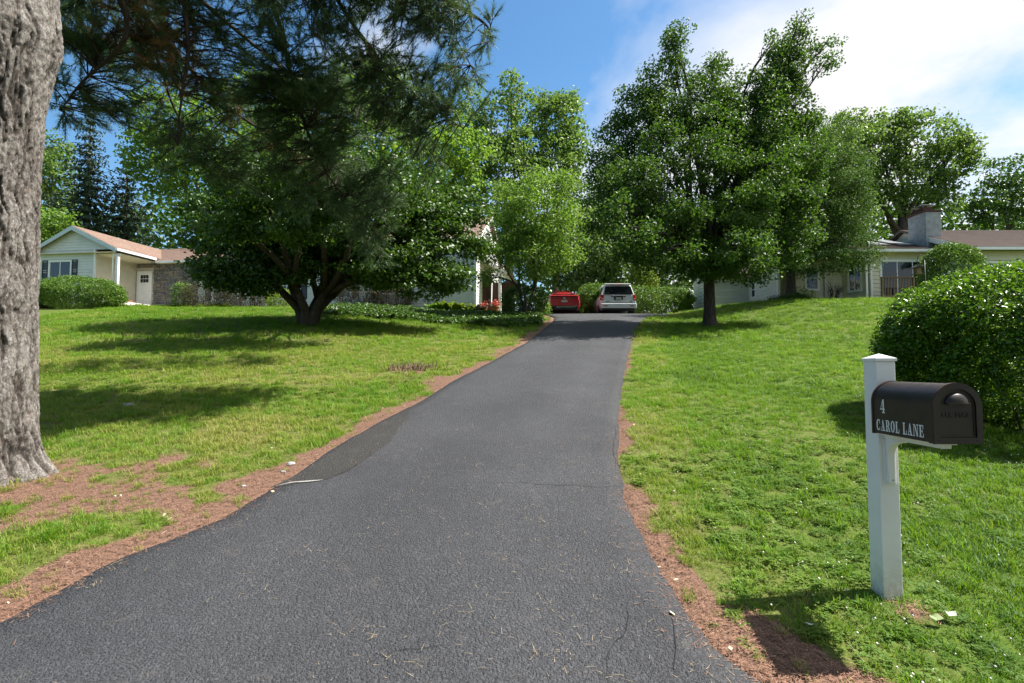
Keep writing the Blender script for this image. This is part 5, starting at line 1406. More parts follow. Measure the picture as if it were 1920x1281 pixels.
# deck with railing in front of the sliding doors
dk = thing('wooden_deck', 'small brown wooden deck with a picket railing before the sliding glass doors', 'deck', (px_x(1642, 26.0), 25.4, CAMZ + 3.30))
DW = 4.6
for i in range(12):
    m = MB(); m.box(0, DW, 0.15 * i, 0.15 * i + 0.14, -0.04, 0.0); m.build('plank', M_WOOD, dk)
m = MB(); m.box(0, DW, -0.03, -0.001, -0.24, 0.0); m.box(0.0, 0.03, 0.0, 1.78, -0.24, -0.042); m.build('fascia_board', M_WOOD, dk)
for x in (0.05, 1.55, 3.05, 4.55):
    m = MB(); m.box(x - 0.045, x + 0.045, 0.0, 0.09, 0.001, 1.02); m.build('railing_post', M_WOOD, dk)
m = MB(); m.box(-0.02, DW + 0.02, -0.03, 0.12, 1.02, 1.06); m.build('top_rail', M_WOOD, dk)
m = MB(); m.box(0.1, DW - 0.1, 0.03, 0.065, 0.10, 0.17); m.build('bottom_rail', M_WOOD, dk)
bal = None
for i in range(31):
    x = 0.18 + 0.14 * i
    if bal is None:
        m = MB(); m.box(-0.018, 0.018, -0.018, 0.018, 0, 0.86); bal = m.build('baluster', M_WOOD, dk); o = bal
    else:
        o = dup(bal, dk)
    o.location = (x, 0.048, 0.165)
# ------------------------------------------------------------------ hedges and shrubs
hb = Vector((8.78, 7.65, float(tz(7.5, 7.7)) - 0.06))
bush('privet_hedge', 'large clipped bright green hedge behind the mailbox at the right edge', 'hedge', hb, (6.3, 3.2, 2.32), 12500, 13, 0.052, M_LEAF_HEDGE, 0.10, 0.60, 2.9, math.radians(3), None, 0.5, 0.24, 0.75, 0.07, None, 0.07, 0.30)
# the lower, rounded near end of the same hedge
hbk = at(1190, 32.4)
bush('boxwood_hedge', 'long clipped hedge behind the parked white van', 'hedge', at(1200, 32.2) - Vector((0, 0, 0.1)), (6.4, 1.8, 1.95), 4200, 10, 0.08, M_LEAF_YEW, 0.14, 0.6, 3.4, 0.0, None, 0.55, 0.2, 0.6, 0.08)
bush('boxwood_shrub', 'rounded clipped end shrub of the hedge between the two cars', 'shrub', at(1117, 31.6) - Vector((0, 0, 0.1)), (2.3, 2.0, 2.05), 1500, 10, 0.08, M_LEAF_YEW, 0.14, 0.6, 2.4, 0.0, None, 0.55, 0.2, 0.6, 0.08)
def round_bush(name, label, px0, px1, vtop, y, nclump, mat, leaf=0.09, cat='shrub', power=2.4, tint0=0.5, per=10, wob=0.14, clump=0.2, depth=None, sink=0.1, twigs=5):
    b = at((px0 + px1) / 2, y)
    top = P((px0 + px1) / 2, vtop, y).z
    w = (px1 - px0) / F * y
    return bush(name, label, cat, b - Vector((0, 0, sink)), (w, depth or w * 0.8, top - b.z + sink), nclump, per, leaf, mat, clump, 0.6, power, 0, None, tint0, 0.2, 0.5, 0.1, None, wob, 0.0, twigs)
round_bush('yew_shrub', 'big rounded clipped shrub under the shuttered window', 78, 216, 521, 27.2, 3200, M_LEAF_YEW, 0.07, tint0=0.6, clump=0.13, wob=0.06)
round_bush('barberry_shrub', 'small dull green shrub left of the big rounded shrub', 66, 108, 536, 27.6, 900, M_LEAF_RUST, 0.06, twigs=26, clump=0.26, tint0=0.3)
round_bush('azalea_shrub', 'leafy green shrub at the right end of the stone wall', 322, 352, 533, 29.0, 160, M_LEAF_YEW, 0.09)
round_bush('barberry_shrub', 'twiggy bronze shrub beside the stone wall', 345, 425, 529, 29.0, 990, M_LEAF_RUST, 0.06, twigs=26, clump=0.26, tint0=0.45, per=7)
round_bush('barberry_shrub', 'twiggy bronze shrub under the middle window of the left house', 420, 498, 527, 29.2, 900, M_LEAF_RUST, 0.06, twigs=26, clump=0.26, tint0=0.5, per=7)
round_bush('spirea_shrub', 'small yellow-green mound left of the maple stems', 500, 542, 544, 28.6, 240, M_LEAF_GOLD, 0.08)
round_bush('barberry_shrub', 'reddish bare-twigged shrub right of the maple stems', 628, 708, 524, 28.2, 990, M_LEAF_RUST, 0.06, twigs=26, clump=0.26, tint0=0.55, per=6)
round_bush('barberry_shrub', 'reddish twiggy shrub farther right under the drooping maple bough', 700, 772, 524, 28.0, 990, M_LEAF_RUST, 0.06, twigs=26, clump=0.26, tint0=0.6, per=6)
round_bush('spirea_shrub', 'yellowish shrub peeping above the reddish twigs', 672, 706, 520, 29.2, 130, M_LEAF_GOLD, 0.09)
round_bush('yew_shrub', 'dark block-shaped shrub in front of the forked dogwood trunk', 944, 1024, 538, 26.2, 900, M_LEAF_MAPLE, 0.09, power=3.2, tint0=0.35)
round_bush('boxwood_shrub', 'domed glossy shrub showing over the bright hedge', 1737, 1850, 460, 17.5, 2400, M_LEAF_YEW, 0.06, tint0=0.4, clump=0.10, wob=0.06)
round_bush('laurel_shrub', 'pale grey-green shrub behind the far right end of the back hedge', 1235, 1290, 492, 37, 260, M_LEAF_HOLLY, 0.14, tint0=0.75)
round_bush('rhododendron_shrub', 'dark low shrub round the foot of the grey-green tree', 1468, 1512, 555, 26.0, 260, M_LEAF_MAPLE, 0.10, tint0=0.2)
round_bush('rose_shrub', 'loose light green shrub right of the grey-green tree trunk', 1496, 1532, 540, 27.2, 80, M_LEAF_GOLD, 0.09, per=6, tint0=0.35)
round_bush('barberry_shrub', 'sparse brownish shrub in the corner by the sunlit recess', 1444, 1476, 558, 27.6, 270, M_LEAF_RUST, 0.06, twigs=26, clump=0.26, per=6)
round_bush('yew_shrub', 'small green shrub at the left edge of the car park', 1008, 1030, 566, 27.2, 150, M_LEAF_LIGHT, 0.08, tint0=0.5)
# golden cone-shaped evergreen
def arbor(base, h, r):
    root = thing('arborvitae', 'yellow-green cone-shaped evergreen behind the white van', 'tree', base)
    m = MB(); m.tube([(0, 0, -0.1), (0, 0, h * 0.6)], [0.08, 0.04], 8); m.build('trunk', M_BARK, root, True)
    n = 1100; t = rng.uniform(0, 1, n) ** 0.8; a = rng.uniform(0, 2 * PI, n)
    rr = r * (np.sin(PI * np.clip(t * 0.82 + 0.18, 0, 1)) ** 0.75) * (0.9 + 0.2 * vnoise(a * 2.5, t * 9, 77)) * (1 - 0.15 * rng.exponential(0.6, n))
    c = np.stack([rr * np.cos(a), rr * np.sin(a), t * h], 1)
    cw = crown_leaves('crown', c, 0.17 * rng.uniform(0.6, 1.4, n), 11, 0.15, 0.4, M_LEAF_GOLD, root, 0.8, 1.3, 0.45, 0.25); cw['kind'] = 'stuff'
arbor(at(1207, 36.5), 4.9, 1.05)
# bare shrub against the right house
bs = thing('bare_shrub', 'leafless twiggy shrub against the yellow siding between the two windows', 'shrub', at(1567, 27.9))
m = MB()
for i in range(15):
    a = random.uniform(0, 2 * PI); q = Vector((math.cos(a) * 0.45, math.sin(a) * 0.15, random.uniform(0.7, 1.15)))
    pts = limb(m, (math.cos(a) * 0.05, math.sin(a) * 0.05, -0.05), q, 0.02, 0.007, 0.04, 6, 5, 0.1)
    for k in range(2): limb(m, pts[random.randint(2, 4)], q + Vector((random.uniform(-.3, .3), random.uniform(-.1, .1), random.uniform(-.1, .25))), 0.010, 0.004, 0.02, 4, 4, 0.1)
m.build('stems', M_BARK_DARK, bs, True)
# ferns beside the right end of the left house
def fern(px, y, s, label, mat):
    root = thing('fern', label, 'fern', at(px, y), 0, 'ferns beside the left house')
    V, Fc = [], []
    for k in range(16):
        a = 2 * PI * k / 16 + random.uniform(-.2, .2); L = s * random.uniform(0.75, 1.15)
        d = Vector((math.cos(a), math.sin(a), 0)); w = Vector((-math.sin(a), math.cos(a), 0))
        prev = None
        for i in range(13):
            t = i / 12
            p = d * (L * 0.62 * t) + Vector((0, 0, L * (1.15 * t - 0.55 * t * t)))
            if i:
                ww = 0.16 * s * math.sin(PI * min(1, t * 0.92 + 0.06)) + 0.01
                for sg in (-1, 1):
                    o = len(V); V += [tuple(prev), tuple(p), tuple(p + w * ww * sg + d * 0.03 - Vector((0, 0, 0.03))), tuple(prev + w * ww * 0.9 * sg + d * 0.02 - Vector((0, 0, 0.04)))]
                    Fc.append((o, o + 1, o + 2, o + 3))
            prev = p
    fast_mesh('fronds', np.array(V), np.array(Fc), mat, root, {'tint': ('FACE', rng.uniform(0.2, 0.9, len(Fc)))})
for px, y, s, lb, mt in ((812, 27.0, 0.75, 'low fern at the left of the fern group by the house corner', M_LEAF_LIGHT), (832, 27.2, 0.95, 'large yellow-green fern before the grey-green wall', M_LEAF_GOLD), (852, 27.0, 1.0, 'tallest yellow-green fern beside the house corner', M_LEAF_GOLD),
                         (872, 27.1, 0.85, 'fern just left of the white corner board', M_LEAF_GOLD), (897, 26.7, 0.8, 'browning fern below the white gable wall', M_LEAF_RUST), (880, 26.5, 0.6, 'small light green fern in front of the corner board', M_LEAF_LIGHT)):
    fern(px, y, s, lb, mt)
# ground cover beds
def cover(name, outline, n, h, leaf, mat, label, tint0=0.5):
    A_ = np.array(outline, float)
    out_ = []
    lo, hi = A_.min(0), A_.max(0)
    while len(out_) < n:
        q = rng.uniform(lo, hi, (n * 3, 2))
        ins = np.zeros(len(q), bool)
        for i in range(len(A_)):
            a, b = A_[i], A_[(i + 1) % len(A_)]
            c = ((a[1] > q[:, 1]) != (b[1] > q[:, 1])) & (q[:, 0] < (b[0] - a[0]) * (q[:, 1] - a[1]) / (b[1] - a[1] + 1e-12) + a[0])
            ins ^= c
        out_ += list(q[ins])
    q = np.array(out_[:n])
    z = tz(q[:, 0], q[:, 1]) + h * (0.35 + 0.65 * fbm(q[:, 0] * 1.5, q[:, 1] * 1.5, 501, 3)) * rng.uniform(0.3, 1, n)
    c = crown_leaves(name, np.stack([q[:, 0], q[:, 1], z], 1), 0.13 * rng.uniform(0.6, 1.3, n), 8, leaf, 0.6, mat, None, 1.0, 0.5, tint0, 0.22)
    return tag(c, label, 'ground cover', kind='stuff')
hxy = lambda lx, ly: tuple(mw((lx, ly, 0)))[:2]
cover('ground_cover', [hxy(-26.5, -3.3), hxy(-22, -2.7), hxy(-18, -1.6), hxy(-13.5, -1.3), hxy(-13.5, 0.2), hxy(-18, 0.2), hxy(-22, -1.3), hxy(-26.5, -1.7)], 2600, 0.34, 0.10, M_LEAF_GOLD, 'low bright green ground cover along the front of the left house', 0.25)
cover('ground_cover', [(-8.6, 22.6), (-5.6, 22.4), (-3.6, 22.0), (-1.8, 21.2), (0.2, 20.3), (1.1, 21.0), (1.35, 23.5), (1.3, 26.0), (-1.5, 26.6), (-5.5, 27.0), (-9, 26.6)], 5200, 0.36, 0.115, M_LEAF_MAPLE, 'dark leafy ground cover curving from the maple to the driveway', 0.5)
# ------------------------------------------------------------------ small things in the lawn
st = thing('grass_stump', 'cut-back clump of dry brown stems in a bare patch on the left lawn', 'plant stump', Vector((STUMP.x, STUMP.y, STUMP.z)))
M_DRY = simple('dry_stem', (0.20, 0.145, 0.10), 0.9, 0.1, var=0.4, scale=20)
m = MB()
for i in range(150):
    x, y = random.gauss(0, 0.26), random.gauss(0, 0.14); h = random.uniform(0.05, 0.20)
    m.tube([(x, y, -0.02), (x + random.gauss(0, 0.05), y + random.gauss(0, 0.05), h)], [0.011, 0.006], 5)
m.build('dry_stems', M_DRY, st)['kind'] = 'stuff'
def stone(label, loc, s, mat, seed):
    r = random.Random(seed); m = MB()
    rows = []
    n = 9
    for h, k in ((-0.2, 0.8), (0.1, 1.0), (0.35, 0.85), (0.5, 0.5)):
        rows.append([(math.cos(2 * PI * i / n) * s * k * r.uniform(0.8, 1.15), math.sin(2 * PI * i / n) * s * 0.75 * k * r.uniform(0.8, 1.15), h * s * r.uniform(0.85, 1.15)) for i in range(n)])
    V = [p for row in rows for p in row]
    Fc = [(i * n + k, i * n + (k + 1) % n, (i + 1) * n + (k + 1) % n, (i + 1) * n + k) for i in range(3) for k in range(n)] + [tuple(3 * n + k for k in range(n))]
    m.add(V, Fc); o = m.build('stone', mat, None); o.location = loc
    return tag(o, label, 'stone', 'stones on the left verge')
M_PEBBLE = simple('grey_stone', (0.30, 0.30, 0.30), 0.9, 0.2, var=0.3, scale=25)
stone('largest pale stone beside the dark asphalt patch', G(546, 872), 0.055, M_PEBBLE, 1)
stone('second pale stone just left of the largest one', G(531, 886), 0.03, M_PEBBLE, 2)
stone('small pale stone lower on the needle strip', G(456, 913), 0.028, M_PEBBLE, 3)
stone('flat pale stone lying in the tree shade on the left lawn', G(242, 762), 0.10, M_PEBBLE, 5)
def big_leaf(label, loc, s, mat, seed):
    r = random.Random(seed); n = 9
    V = [(0, 0, 0.05 * s)] + [(math.cos(2 * PI * i / n) * s * r.uniform(0.6, 1.0), math.sin(2 * PI * i / n) * s * 0.7 * r.uniform(0.6, 1), r.uniform(-0.1, 0.5) * s) for i in range(n)]
    m = MB(); m.add(V, [(0, 1 + i, 1 + (i + 1) % n) for i in range(n)]); o = m.build('dead_leaf', mat, None)
    o.location = loc + Vector((0, 0, 0.05)); return tag(o, label, 'leaf', 'large dead leaves')
M_PALE2 = simple('bleached_leaf', (0.50, 0.52, 0.44), 0.8, 0.2, var=0.15, scale=14)
big_leaf('pale curled leaf on the grass right of the mailbox post', G(1783, 1168), 0.05, M_PALE2, 1)
big_leaf('dull green leaf beside the pale curled one', G(1757, 1176), 0.05, simple('dull_leaf', (0.22, 0.27, 0.13), 0.8, 0.2), 2)
big_leaf('pale leaf in the shadow of the mailbox', G(1519, 1190), 0.032, M_PALE2, 3)
big_leaf('pale leaf near the left edge of the driveway on the grass', G(222, 942), 0.04, M_PALE2, 4)
# ------------------------------------------------------------------ mailbox on its white post
M_BRONZE = None
def bronze():
    m, t, b = new_mat('dark_brown_enamel')
    vec = coords(t)
    c = ramp(t, noise(t, vec, 9, 6), [(0.3, (0.016, 0.010, 0.009)), (0.7, (0.026, 0.017, 0.015))])
    c = mix(t, ramp(t, noise(t, vec, 38, 8, 0.7), [(0.66, (0, 0, 0)), (0.80, (0.5, 0.5, 0.5))]), c, (0.10, 0.045, 0.025))
    t.links.new(c, b.inputs['Base Color'])
    b.inputs['Roughness'].default_value = 0.40; b.inputs['Specular IOR Level'].default_value = 0.5
    t.links.new(ramp(t, noise(t, vec, 20, 6), [(0.3, (0.32, 0.32, 0.32)), (0.7, (0.52, 0.52, 0.52))]), b.inputs['Roughness'])
    return m
M_BRONZE = bronze()
M_RUST = simple('rusty_edge', (0.075, 0.035, 0.022), 0.7, 0.3, var=0.4, scale=40)
def post_mat():
    m, t, b = new_mat('white_vinyl')
    vec = coords(t)
    c = ramp(t, noise(t, vec, 5, 6), [(0.3, (0.74, 0.74, 0.735)), (0.7, (0.80, 0.80, 0.80))])
    sp = ramp(t, noise(t, vec, 70, 6, 0.7), [(0.66, (0, 0, 0)), (0.74, (0.55, 0.55, 0.55))])
    # soil splashed up from the ground: fades within the lowest quarter
    s = N(t, 'ShaderNodeSeparateXYZ'); t.links.new(vec, s.inputs[0])
    lowm = math_(t, 'MULTIPLY', math_(t, 'SUBTRACT', 0.30, s.outputs['Z'], True), 2.6, True)
    spl = math_(t, 'MULTIPLY', lowm, ramp(t, noise(t, vec, 22, 8, 0.7), [(0.30, (0, 0, 0)), (0.68, (1, 1, 1))]), True)
    c = mix(t, sp, c, (0.52, 0.51, 0.47)); c = mix(t, spl, c, (0.33, 0.27, 0.19))
    t.links.new(c, b.inputs['Base Color'])
    b.inputs['Roughness'].default_value = 0.38; b.inputs['Specular IOR Level'].default_value = 0.45
    return m
M_VINYL = post_mat()
PB = Vector((POSTX, POSTY, float(tz(POSTX, POSTY))))
mb = thing('mailbox', 'dark brown arched mailbox numbered 4 CAROL LANE on a white square post', 'mailbox', PB)
hz = lambda H: CAMZ + H - PB.z                                     # height relative to the camera -> above the post's foot
ptop = hz(0.045)
m = MB(); m.box(-0.064, 0.064, -0.064, 0.064, -0.25, ptop); m.build('post', M_VINYL, mb, bevel=0.004)
m = MB(); w = 0.072
m.box(-w, w, -w, w, ptop, ptop + 0.020)
o_ = len(m.v); m.v += [(-w, -w, ptop + 0.0201), (w, -w, ptop + 0.0201), (w, w, ptop + 0.0201), (-w, w, ptop + 0.0201), (0, 0, ptop + 0.052)]
m.f += [(o_, o_ + 1, o_ + 4), (o_ + 1, o_ + 2, o_ + 4), (o_ + 2, o_ + 3, o_ + 4), (o_ + 3, o_, o_ + 4)]; m.m += [0] * 4
m.build('post_cap', M_VINYL, mb, bevel=0.002)
X0, X1, Y0, Y1 = 2.352 - PB.x, 2.620 - PB.x, 3.00 - PB.y, 3.50 - PB.y
ZB, ZT = hz(-0.418), hz(-0.088); RR = (X1 - X0) / 2; XC = (X0 + X1) / 2; ZS = ZT - RR * 0.96
def arch(inset, z0=None, n=22, k=1.0):
    r = RR - inset; zb = ZB + inset if z0 is None else z0
    p = [(XC - r, zb)] + [(XC - r * math.cos(PI * i / n), ZS + (RR * 0.96 - inset) * math.sin(PI * i / n) * k) for i in range(n + 1)] + [(XC + r, zb)]
    return p
m = MB(); pr_ = arch(0.0)
m.prism([(x, Y0 + 0.012, z) for x, z in pr_], (0, Y1 - Y0 - 0.012, 0))
m.build('body', M_BRONZE, mb, True, 30)
def ring(a, b, y0, y1):
    """A frame between two matching outlines, front at y0."""
    q = MB(); n = len(a)
    V = [(x, y0, z) for x, z in a] + [(x, y0, z) for x, z in b] + [(x, y1, z) for x, z in a] + [(x, y1, z) for x, z in b]
    Fc = []
    for i in range(n):
        j = (i + 1) % n
        Fc += [(i, j, n + j, n + i), (n + i, n + j, 3 * n + j, 3 * n + i), (2 * n + i, 2 * n + j, j, i), (3 * n + i, 3 * n + j, 2 * n + j, 2 * n + i)]
    q.add(V, Fc); return q
dr = ring(arch(-0.004), arch(0.030), Y0 - 0.010, Y0 + 0.030).build('door', M_BRONZE, mb, True, 30)
q = MB(); q.prism([(x, Y0 + 0.001, z) for x, z in arch(0.0301)], (0, 0.01, 0)); q.build('door_panel', M_BRONZE, dr, True, 30)
ring(arch(0.034), arch(0.040), Y0 - 0.003, Y0 + 0.004).build('door_bead', M_BRONZE, dr, True, 30)
ring(arch(-0.005), arch(-0.0005), Y1 - 0.012, Y1 + 0.002).build('back_rim', M_RUST, mb)
ring(arch(-0.0062), arch(-0.0042), Y0 - 0.008, Y0 - 0.002).build('door_rim', M_RUST, mb)
# hooded pull at the top of the door
q = MB(); nu, nv = 18, 7; V, Fc = [], []
for i in range(nv + 1):
    ph = PI / 2 * i / nv
    for k in range(nu + 1):
        tt = PI * k / nu
        V.append((XC - 0.064 * math.cos(tt) * math.cos(ph * 0.98), Y0 - 0.001 - 0.030 * math.sin(ph), ZS + 0.020 + 0.058 * math.sin(tt) * math.cos(ph)))
for i in range(nv):
    for k in range(nu): o = i * (nu + 1) + k; Fc.append((o, o + 1, o + nu + 2, o + nu + 1))
q.add(V, Fc); q.build('handle', M_BRONZE, dr, True)
q = MB(); q.box(XC - 0.062, XC + 0.062, Y0 - 0.030, Y0 - 0.002, ZS + 0.014, ZS + 0.020); q.build('handle_lip', M_BRONZE, dr)
for x in (XC - 0.105, XC, XC + 0.105):
    q = MB(); q.lathe((x, Y0 - 0.011, ZB + 0.014), [(0.0035, -0.002), (0.0035, 0.004)], 8, 'y'); q.build('rivet', M_BRONZE, dr)
fc = bpy.data.curves.new('lettering', 'FONT'); fc.body = 'U.S. MAIL'; fc.size = 0.040; fc.extrude = 0.0012; fc.bevel_depth = 0.0006; fc.align_x = 'CENTER'
fo = bpy.data.objects.new('lettering', fc); C.objects.link(fo); fo.parent = dr; fo.location = (XC, Y0 - 0.0005, ZS - 0.060); fo.rotation_euler = (PI / 2, 0, 0); fc.materials.append(M_BRONZE)
bpy.context.view_layer.update()
lme = bpy.data.meshes.new_from_object(fo.evaluated_get(bpy.context.evaluated_depsgraph_get()))
lo = bpy.data.objects.new('lettering', lme); C.objects.link(lo); lo.parent = dr; lo.location = fo.location; lo.rotation_euler = fo.rotation_euler
bpy.data.objects.remove(fo); lo.name = 'lettering'
# mounting board and bracket
q = MB(); q.box(2.436 - PB.x, 2.534 - PB.x, 3.055 - PB.y, 3.55 - PB.y, ZB - 0.021, ZB - 0.001)
q.box(2.455 - PB.x, 2.515 - PB.x, 3.075 - PB.y, 3.55 - PB.y, ZB - 0.045, ZB - 0.0211); q.build('arm', M_VINYL, mb, bevel=0.004)
q = MB(); n = 10
pl = [(-0.0641, ZB - 0.0455), (-0.0641 - 0.15, ZB - 0.0455)]
for i in range(n + 1):
    t = i / n; a = PI / 2 * t
    pl.append((-0.0641 - 0.026 - 0.11 * (1 - math.sin(a)), ZB - 0.060 - 0.095 * (1 - math.cos(a))))
pl += [(-0.0641 - 0.026, ZB - 0.335), (-0.0641, ZB - 0.335)]
q.prism([(-0.024, y, z) for y, z in pl], (0.048, 0, 0)); br_ = q.build('bracket', M_VINYL, mb, bevel=0.003)
q = MB(); q.box(-0.040, 0.040, -0.0722, -0.0645, ZB - 0.345, ZB - 0.05); q.build('bracket_plate', M_VINYL, br_, bevel=0.002)
q = MB(); q.lathe((0.006, -0.0902, ZB - 0.315), [(0.006, -0.003), (0.006, 0.002)], 10, 'y'); q.build('screw', M_METAL, br_)
# lettering on the side that faces the driveway: slab-serif characters
M_LETTER = simple('white_letter', (0.72, 0.72, 0.70), 0.6, 0.3, var=0.06, scale=60)
def quad(a, b, c, d): return [a, b, c, d]
def arcq(cx, cy, ro, ri, a0, a1, n=12):
    o = []
    for i in range(n):
        t0, t1 = math.radians(a0 + (a1 - a0) * i / n), math.radians(a0 + (a1 - a0) * (i + 1) / n)
        o.append([(cx + ro[0] * math.cos(t0), cy + ro[1] * math.sin(t0)), (cx + ro[0] * math.cos(t1), cy + ro[1] * math.sin(t1)), (cx + ri[0] * math.cos(t1), cy + ri[1] * math.sin(t1)), (cx + ri[0] * math.cos(t0), cy + ri[1] * math.sin(t0))])
    return o
def rc(x0, x1, y0, y1): return [(x0, y0), (x1, y0), (x1, y1), (x0, y1)]
GLY = {
    'C': (0.60, arcq(0.31, 0.5, (0.31, 0.52), (0.12, 0.42), 48, 312, 16) + [rc(0.50, 0.57, 0.62, 0.98), rc(0.50, 0.57, 0.10, 0.28)]),
    'A': (0.72, [[(0.12, 0.08), (0.19, 0.08), (0.38, 0.86), (0.32, 1.0)], [(0.42, 0.08), (0.62, 0.08), (0.42, 1.0), (0.32, 1.0)], rc(0.20, 0.46, 0.30, 0.38), rc(0.02, 0.30, 0.0, 0.08), rc(0.36, 0.72, 0.0, 0.08)]),
    'R': (0.70, [rc(0.08, 0.27, 0.08, 0.92), rc(0.0, 0.36, 0.0, 0.08), rc(0.0, 0.36, 0.92, 1.0), rc(0.36, 0.38, 0.91, 1.0), rc(0.27, 0.38, 0.44, 0.52)] + arcq(0.36, 0.72, (0.24, 0.28), (0.06, 0.19), -90, 90, 10) + [[(0.36, 0.46), (0.50, 0.46), (0.66, 0.08), (0.47, 0.08)], rc(0.46, 0.72, 0.0, 0.08)]),
    'O': (0.64, arcq(0.32, 0.5, (0.32, 0.52), (0.13, 0.42), 0, 360, 24)),
    'L': (0.58, [rc(0.08, 0.27, 0.08, 0.92), rc(0.0, 0.36, 0.92, 1.0), rc(0.0, 0.57, 0.0, 0.08), rc(0.49, 0.57, 0.08, 0.36)]),
    'N': (0.74, [rc(0.08, 0.16, 0.08, 1.0), rc(0.0, 0.25, 0.0, 0.08), rc(0.0, 0.08, 0.92, 1.0), [(0.16, 0.98), (0.30, 1.0), (0.66, 0.0), (0.50, 0.0)], rc(0.58, 0.66, 0.06, 0.92), rc(0.49, 0.74, 0.92, 1.0)]),
    'E': (0.62, [rc(0.08, 0.27, 0.08, 0.92), rc(0.0, 0.60, 0.0, 0.08), rc(0.0, 0.58, 0.92, 1.0), rc(0.52, 0.60, 0.08, 0.32), rc(0.50, 0.58, 0.70, 0.92), rc(0.27, 0.42, 0.47, 0.54), rc(0.42, 0.48, 0.36, 0.65)]),
    '4': (0.60, [rc(0.34, 0.50, 0.08, 1.0), [(0.02, 0.24), (0.11, 0.30), (0.34, 0.80), (0.34, 1.0)], rc(0.02, 0.34, 0.24, 0.33), rc(0.50, 0.60, 0.24, 0.33), rc(0.24, 0.60, 0.0, 0.08)]),
}
def word(txt, y_start, zb, h, wx, parent):
    y = y_start
    for chh in txt:
        if chh == ' ': y -= 0.42 * h * wx; continue
        wd, polys = GLY[chh]
        q = MB()
        for i, pl in enumerate(polys):
            x = X0 - 0.0006 - 0.00002 * i
            q.add([(x, y - px_ * h * wx, zb + py_ * h) for px_, py_ in pl], [tuple(range(len(pl)))])
        q.build('letter' if chh != '4' else 'digit', M_LETTER, parent)
        y -= (wd + 0.09) * h * wx
word('CAROL LANE', 3.462 - PB.y, hz(-0.398), 0.070, 0.80, mb)
word('4', 3.425 - PB.y, hz(-0.286), 0.086, 0.85, mb)

# ------------------------------------------------------------------ cars
def paint(name, col, metal=0.0, rough=0.28):
    m, t, b = new_mat(name)
    c = ramp(t, noise(t, coords(t), 2.5, 6), [(0.3, tuple(x * 0.94 for x in col)), (0.7, tuple(min(1, x * 1.04) for x in col))])
    t.links.new(c, b.inputs['Base Color'])
    b.inputs['Metallic'].default_value = metal; b.inputs['Roughness'].default_value = rough
    b.inputs['Coat Weight'].default_value = 0.6; b.inputs['Coat Roughness'].default_value = 0.06
    return m
M_SILVER = paint('silver_paint', (0.66, 0.68, 0.70), 0.2, 0.35)
M_RED = paint('red_paint', (0.42, 0.012, 0.022), 0.15, 0.30)
M_BLACKP = simple('black_plastic', (0.012, 0.012, 0.013), 0.5, 0.4, var=0.2)
M_TYRE = simple('tyre_rubber', (0.016, 0.016, 0.016), 0.85, 0.2, var=0.25)
M_RIM = simple('alloy', (0.50, 0.51, 0.52), 0.35, 0.5, metal=0.8, var=0.1)
M_CARGLASS = glass_mat('car_glass', (0.010, 0.012, 0.016), 0.04)
M_TAIL = simple('red_lens', (0.38, 0.010, 0.010), 0.15, 0.6, var=0.12)
M_CLEAR = simple('clear_lens', (0.6, 0.6, 0.6), 0.12, 0.6, var=0.08)
M_PLATE = simple('number_plate', (0.42, 0.44, 0.40), 0.5, 0.4, var=0.2, scale=40)
M_CHROME = simple('chrome', (0.7, 0.71, 0.72), 0.12, 0.5, metal=1.0, var=0.05)
def loft(mbuf, rings, close=True):
    """rings: lists of (x, y, z) half outlines from bottom centre line to top centre line; mirrored in x."""
    full = []
    for r in rings:
        full.append([Vector(p) for p in r] + [Vector((-p[0], p[1], p[2])) for p in r[::-1]])
    n = len(full[0]); o = len(mbuf.v)
    for r in full: mbuf.v += [tuple(p) for p in r]
    for i in range(len(full) - 1):
        for k in range(n):
            k2 = (k + 1) % n
            mbuf.f.append((o + i * n + k, o + (i + 1) * n + k, o + (i + 1) * n + k2, o + i * n + k2)); mbuf.m.append(0)
    h = n // 2
    for base_, rev in ((o, False), (o + (len(full) - 1) * n, True)):
        for k in range(h - 1):
            f = (base_ + k, base_ + k + 1, base_ + n - 2 - k, base_ + n - 1 - k)
            mbuf.f.append(f if not rev else f[::-1]); mbuf.m.append(0)
def panel(root, pts, mat, name, out=(0, -1, 0), t=0.012):
    m = MB(); o = Vector(out).normalized()
    m.prism([Vector(p) - o * t for p in pts], o * (2 * t)); return m.build(name, mat, root)
def wheel(root, x, y, r, w, side):
    m = MB(); s = side
    m.lathe((x, y, r), [(r * 0.62, -w / 2), (r * 0.93, -w / 2), (r, -w * 0.36), (r, w * 0.36), (r * 0.93, w / 2), (r * 0.62, w / 2)], 28, 'x')
    wh = m.build('wheel', M_TYRE, root, True, 40)
    q = MB(); xo = x + s * w * 0.40
    q.lathe((xo, y, r), [(r * 0.62, -0.01 * s), (r * 0.62, 0.02 * s), (r * 0.55, 0.012 * s), (r * 0.14, 0.0), (r * 0.12, 0.03 * s)], 24, 'x')
    for k in range(5):
        a = 2 * PI * k / 5
        q.bar((xo + 0.014 * s, y, r), (xo + 0.014 * s, y + math.cos(a) * r * 0.58, r + math.sin(a) * r * 0.58), 0.05, 0.03, (1, 0, 0))
    q.build('rim', M_RIM, wh, True, 40)
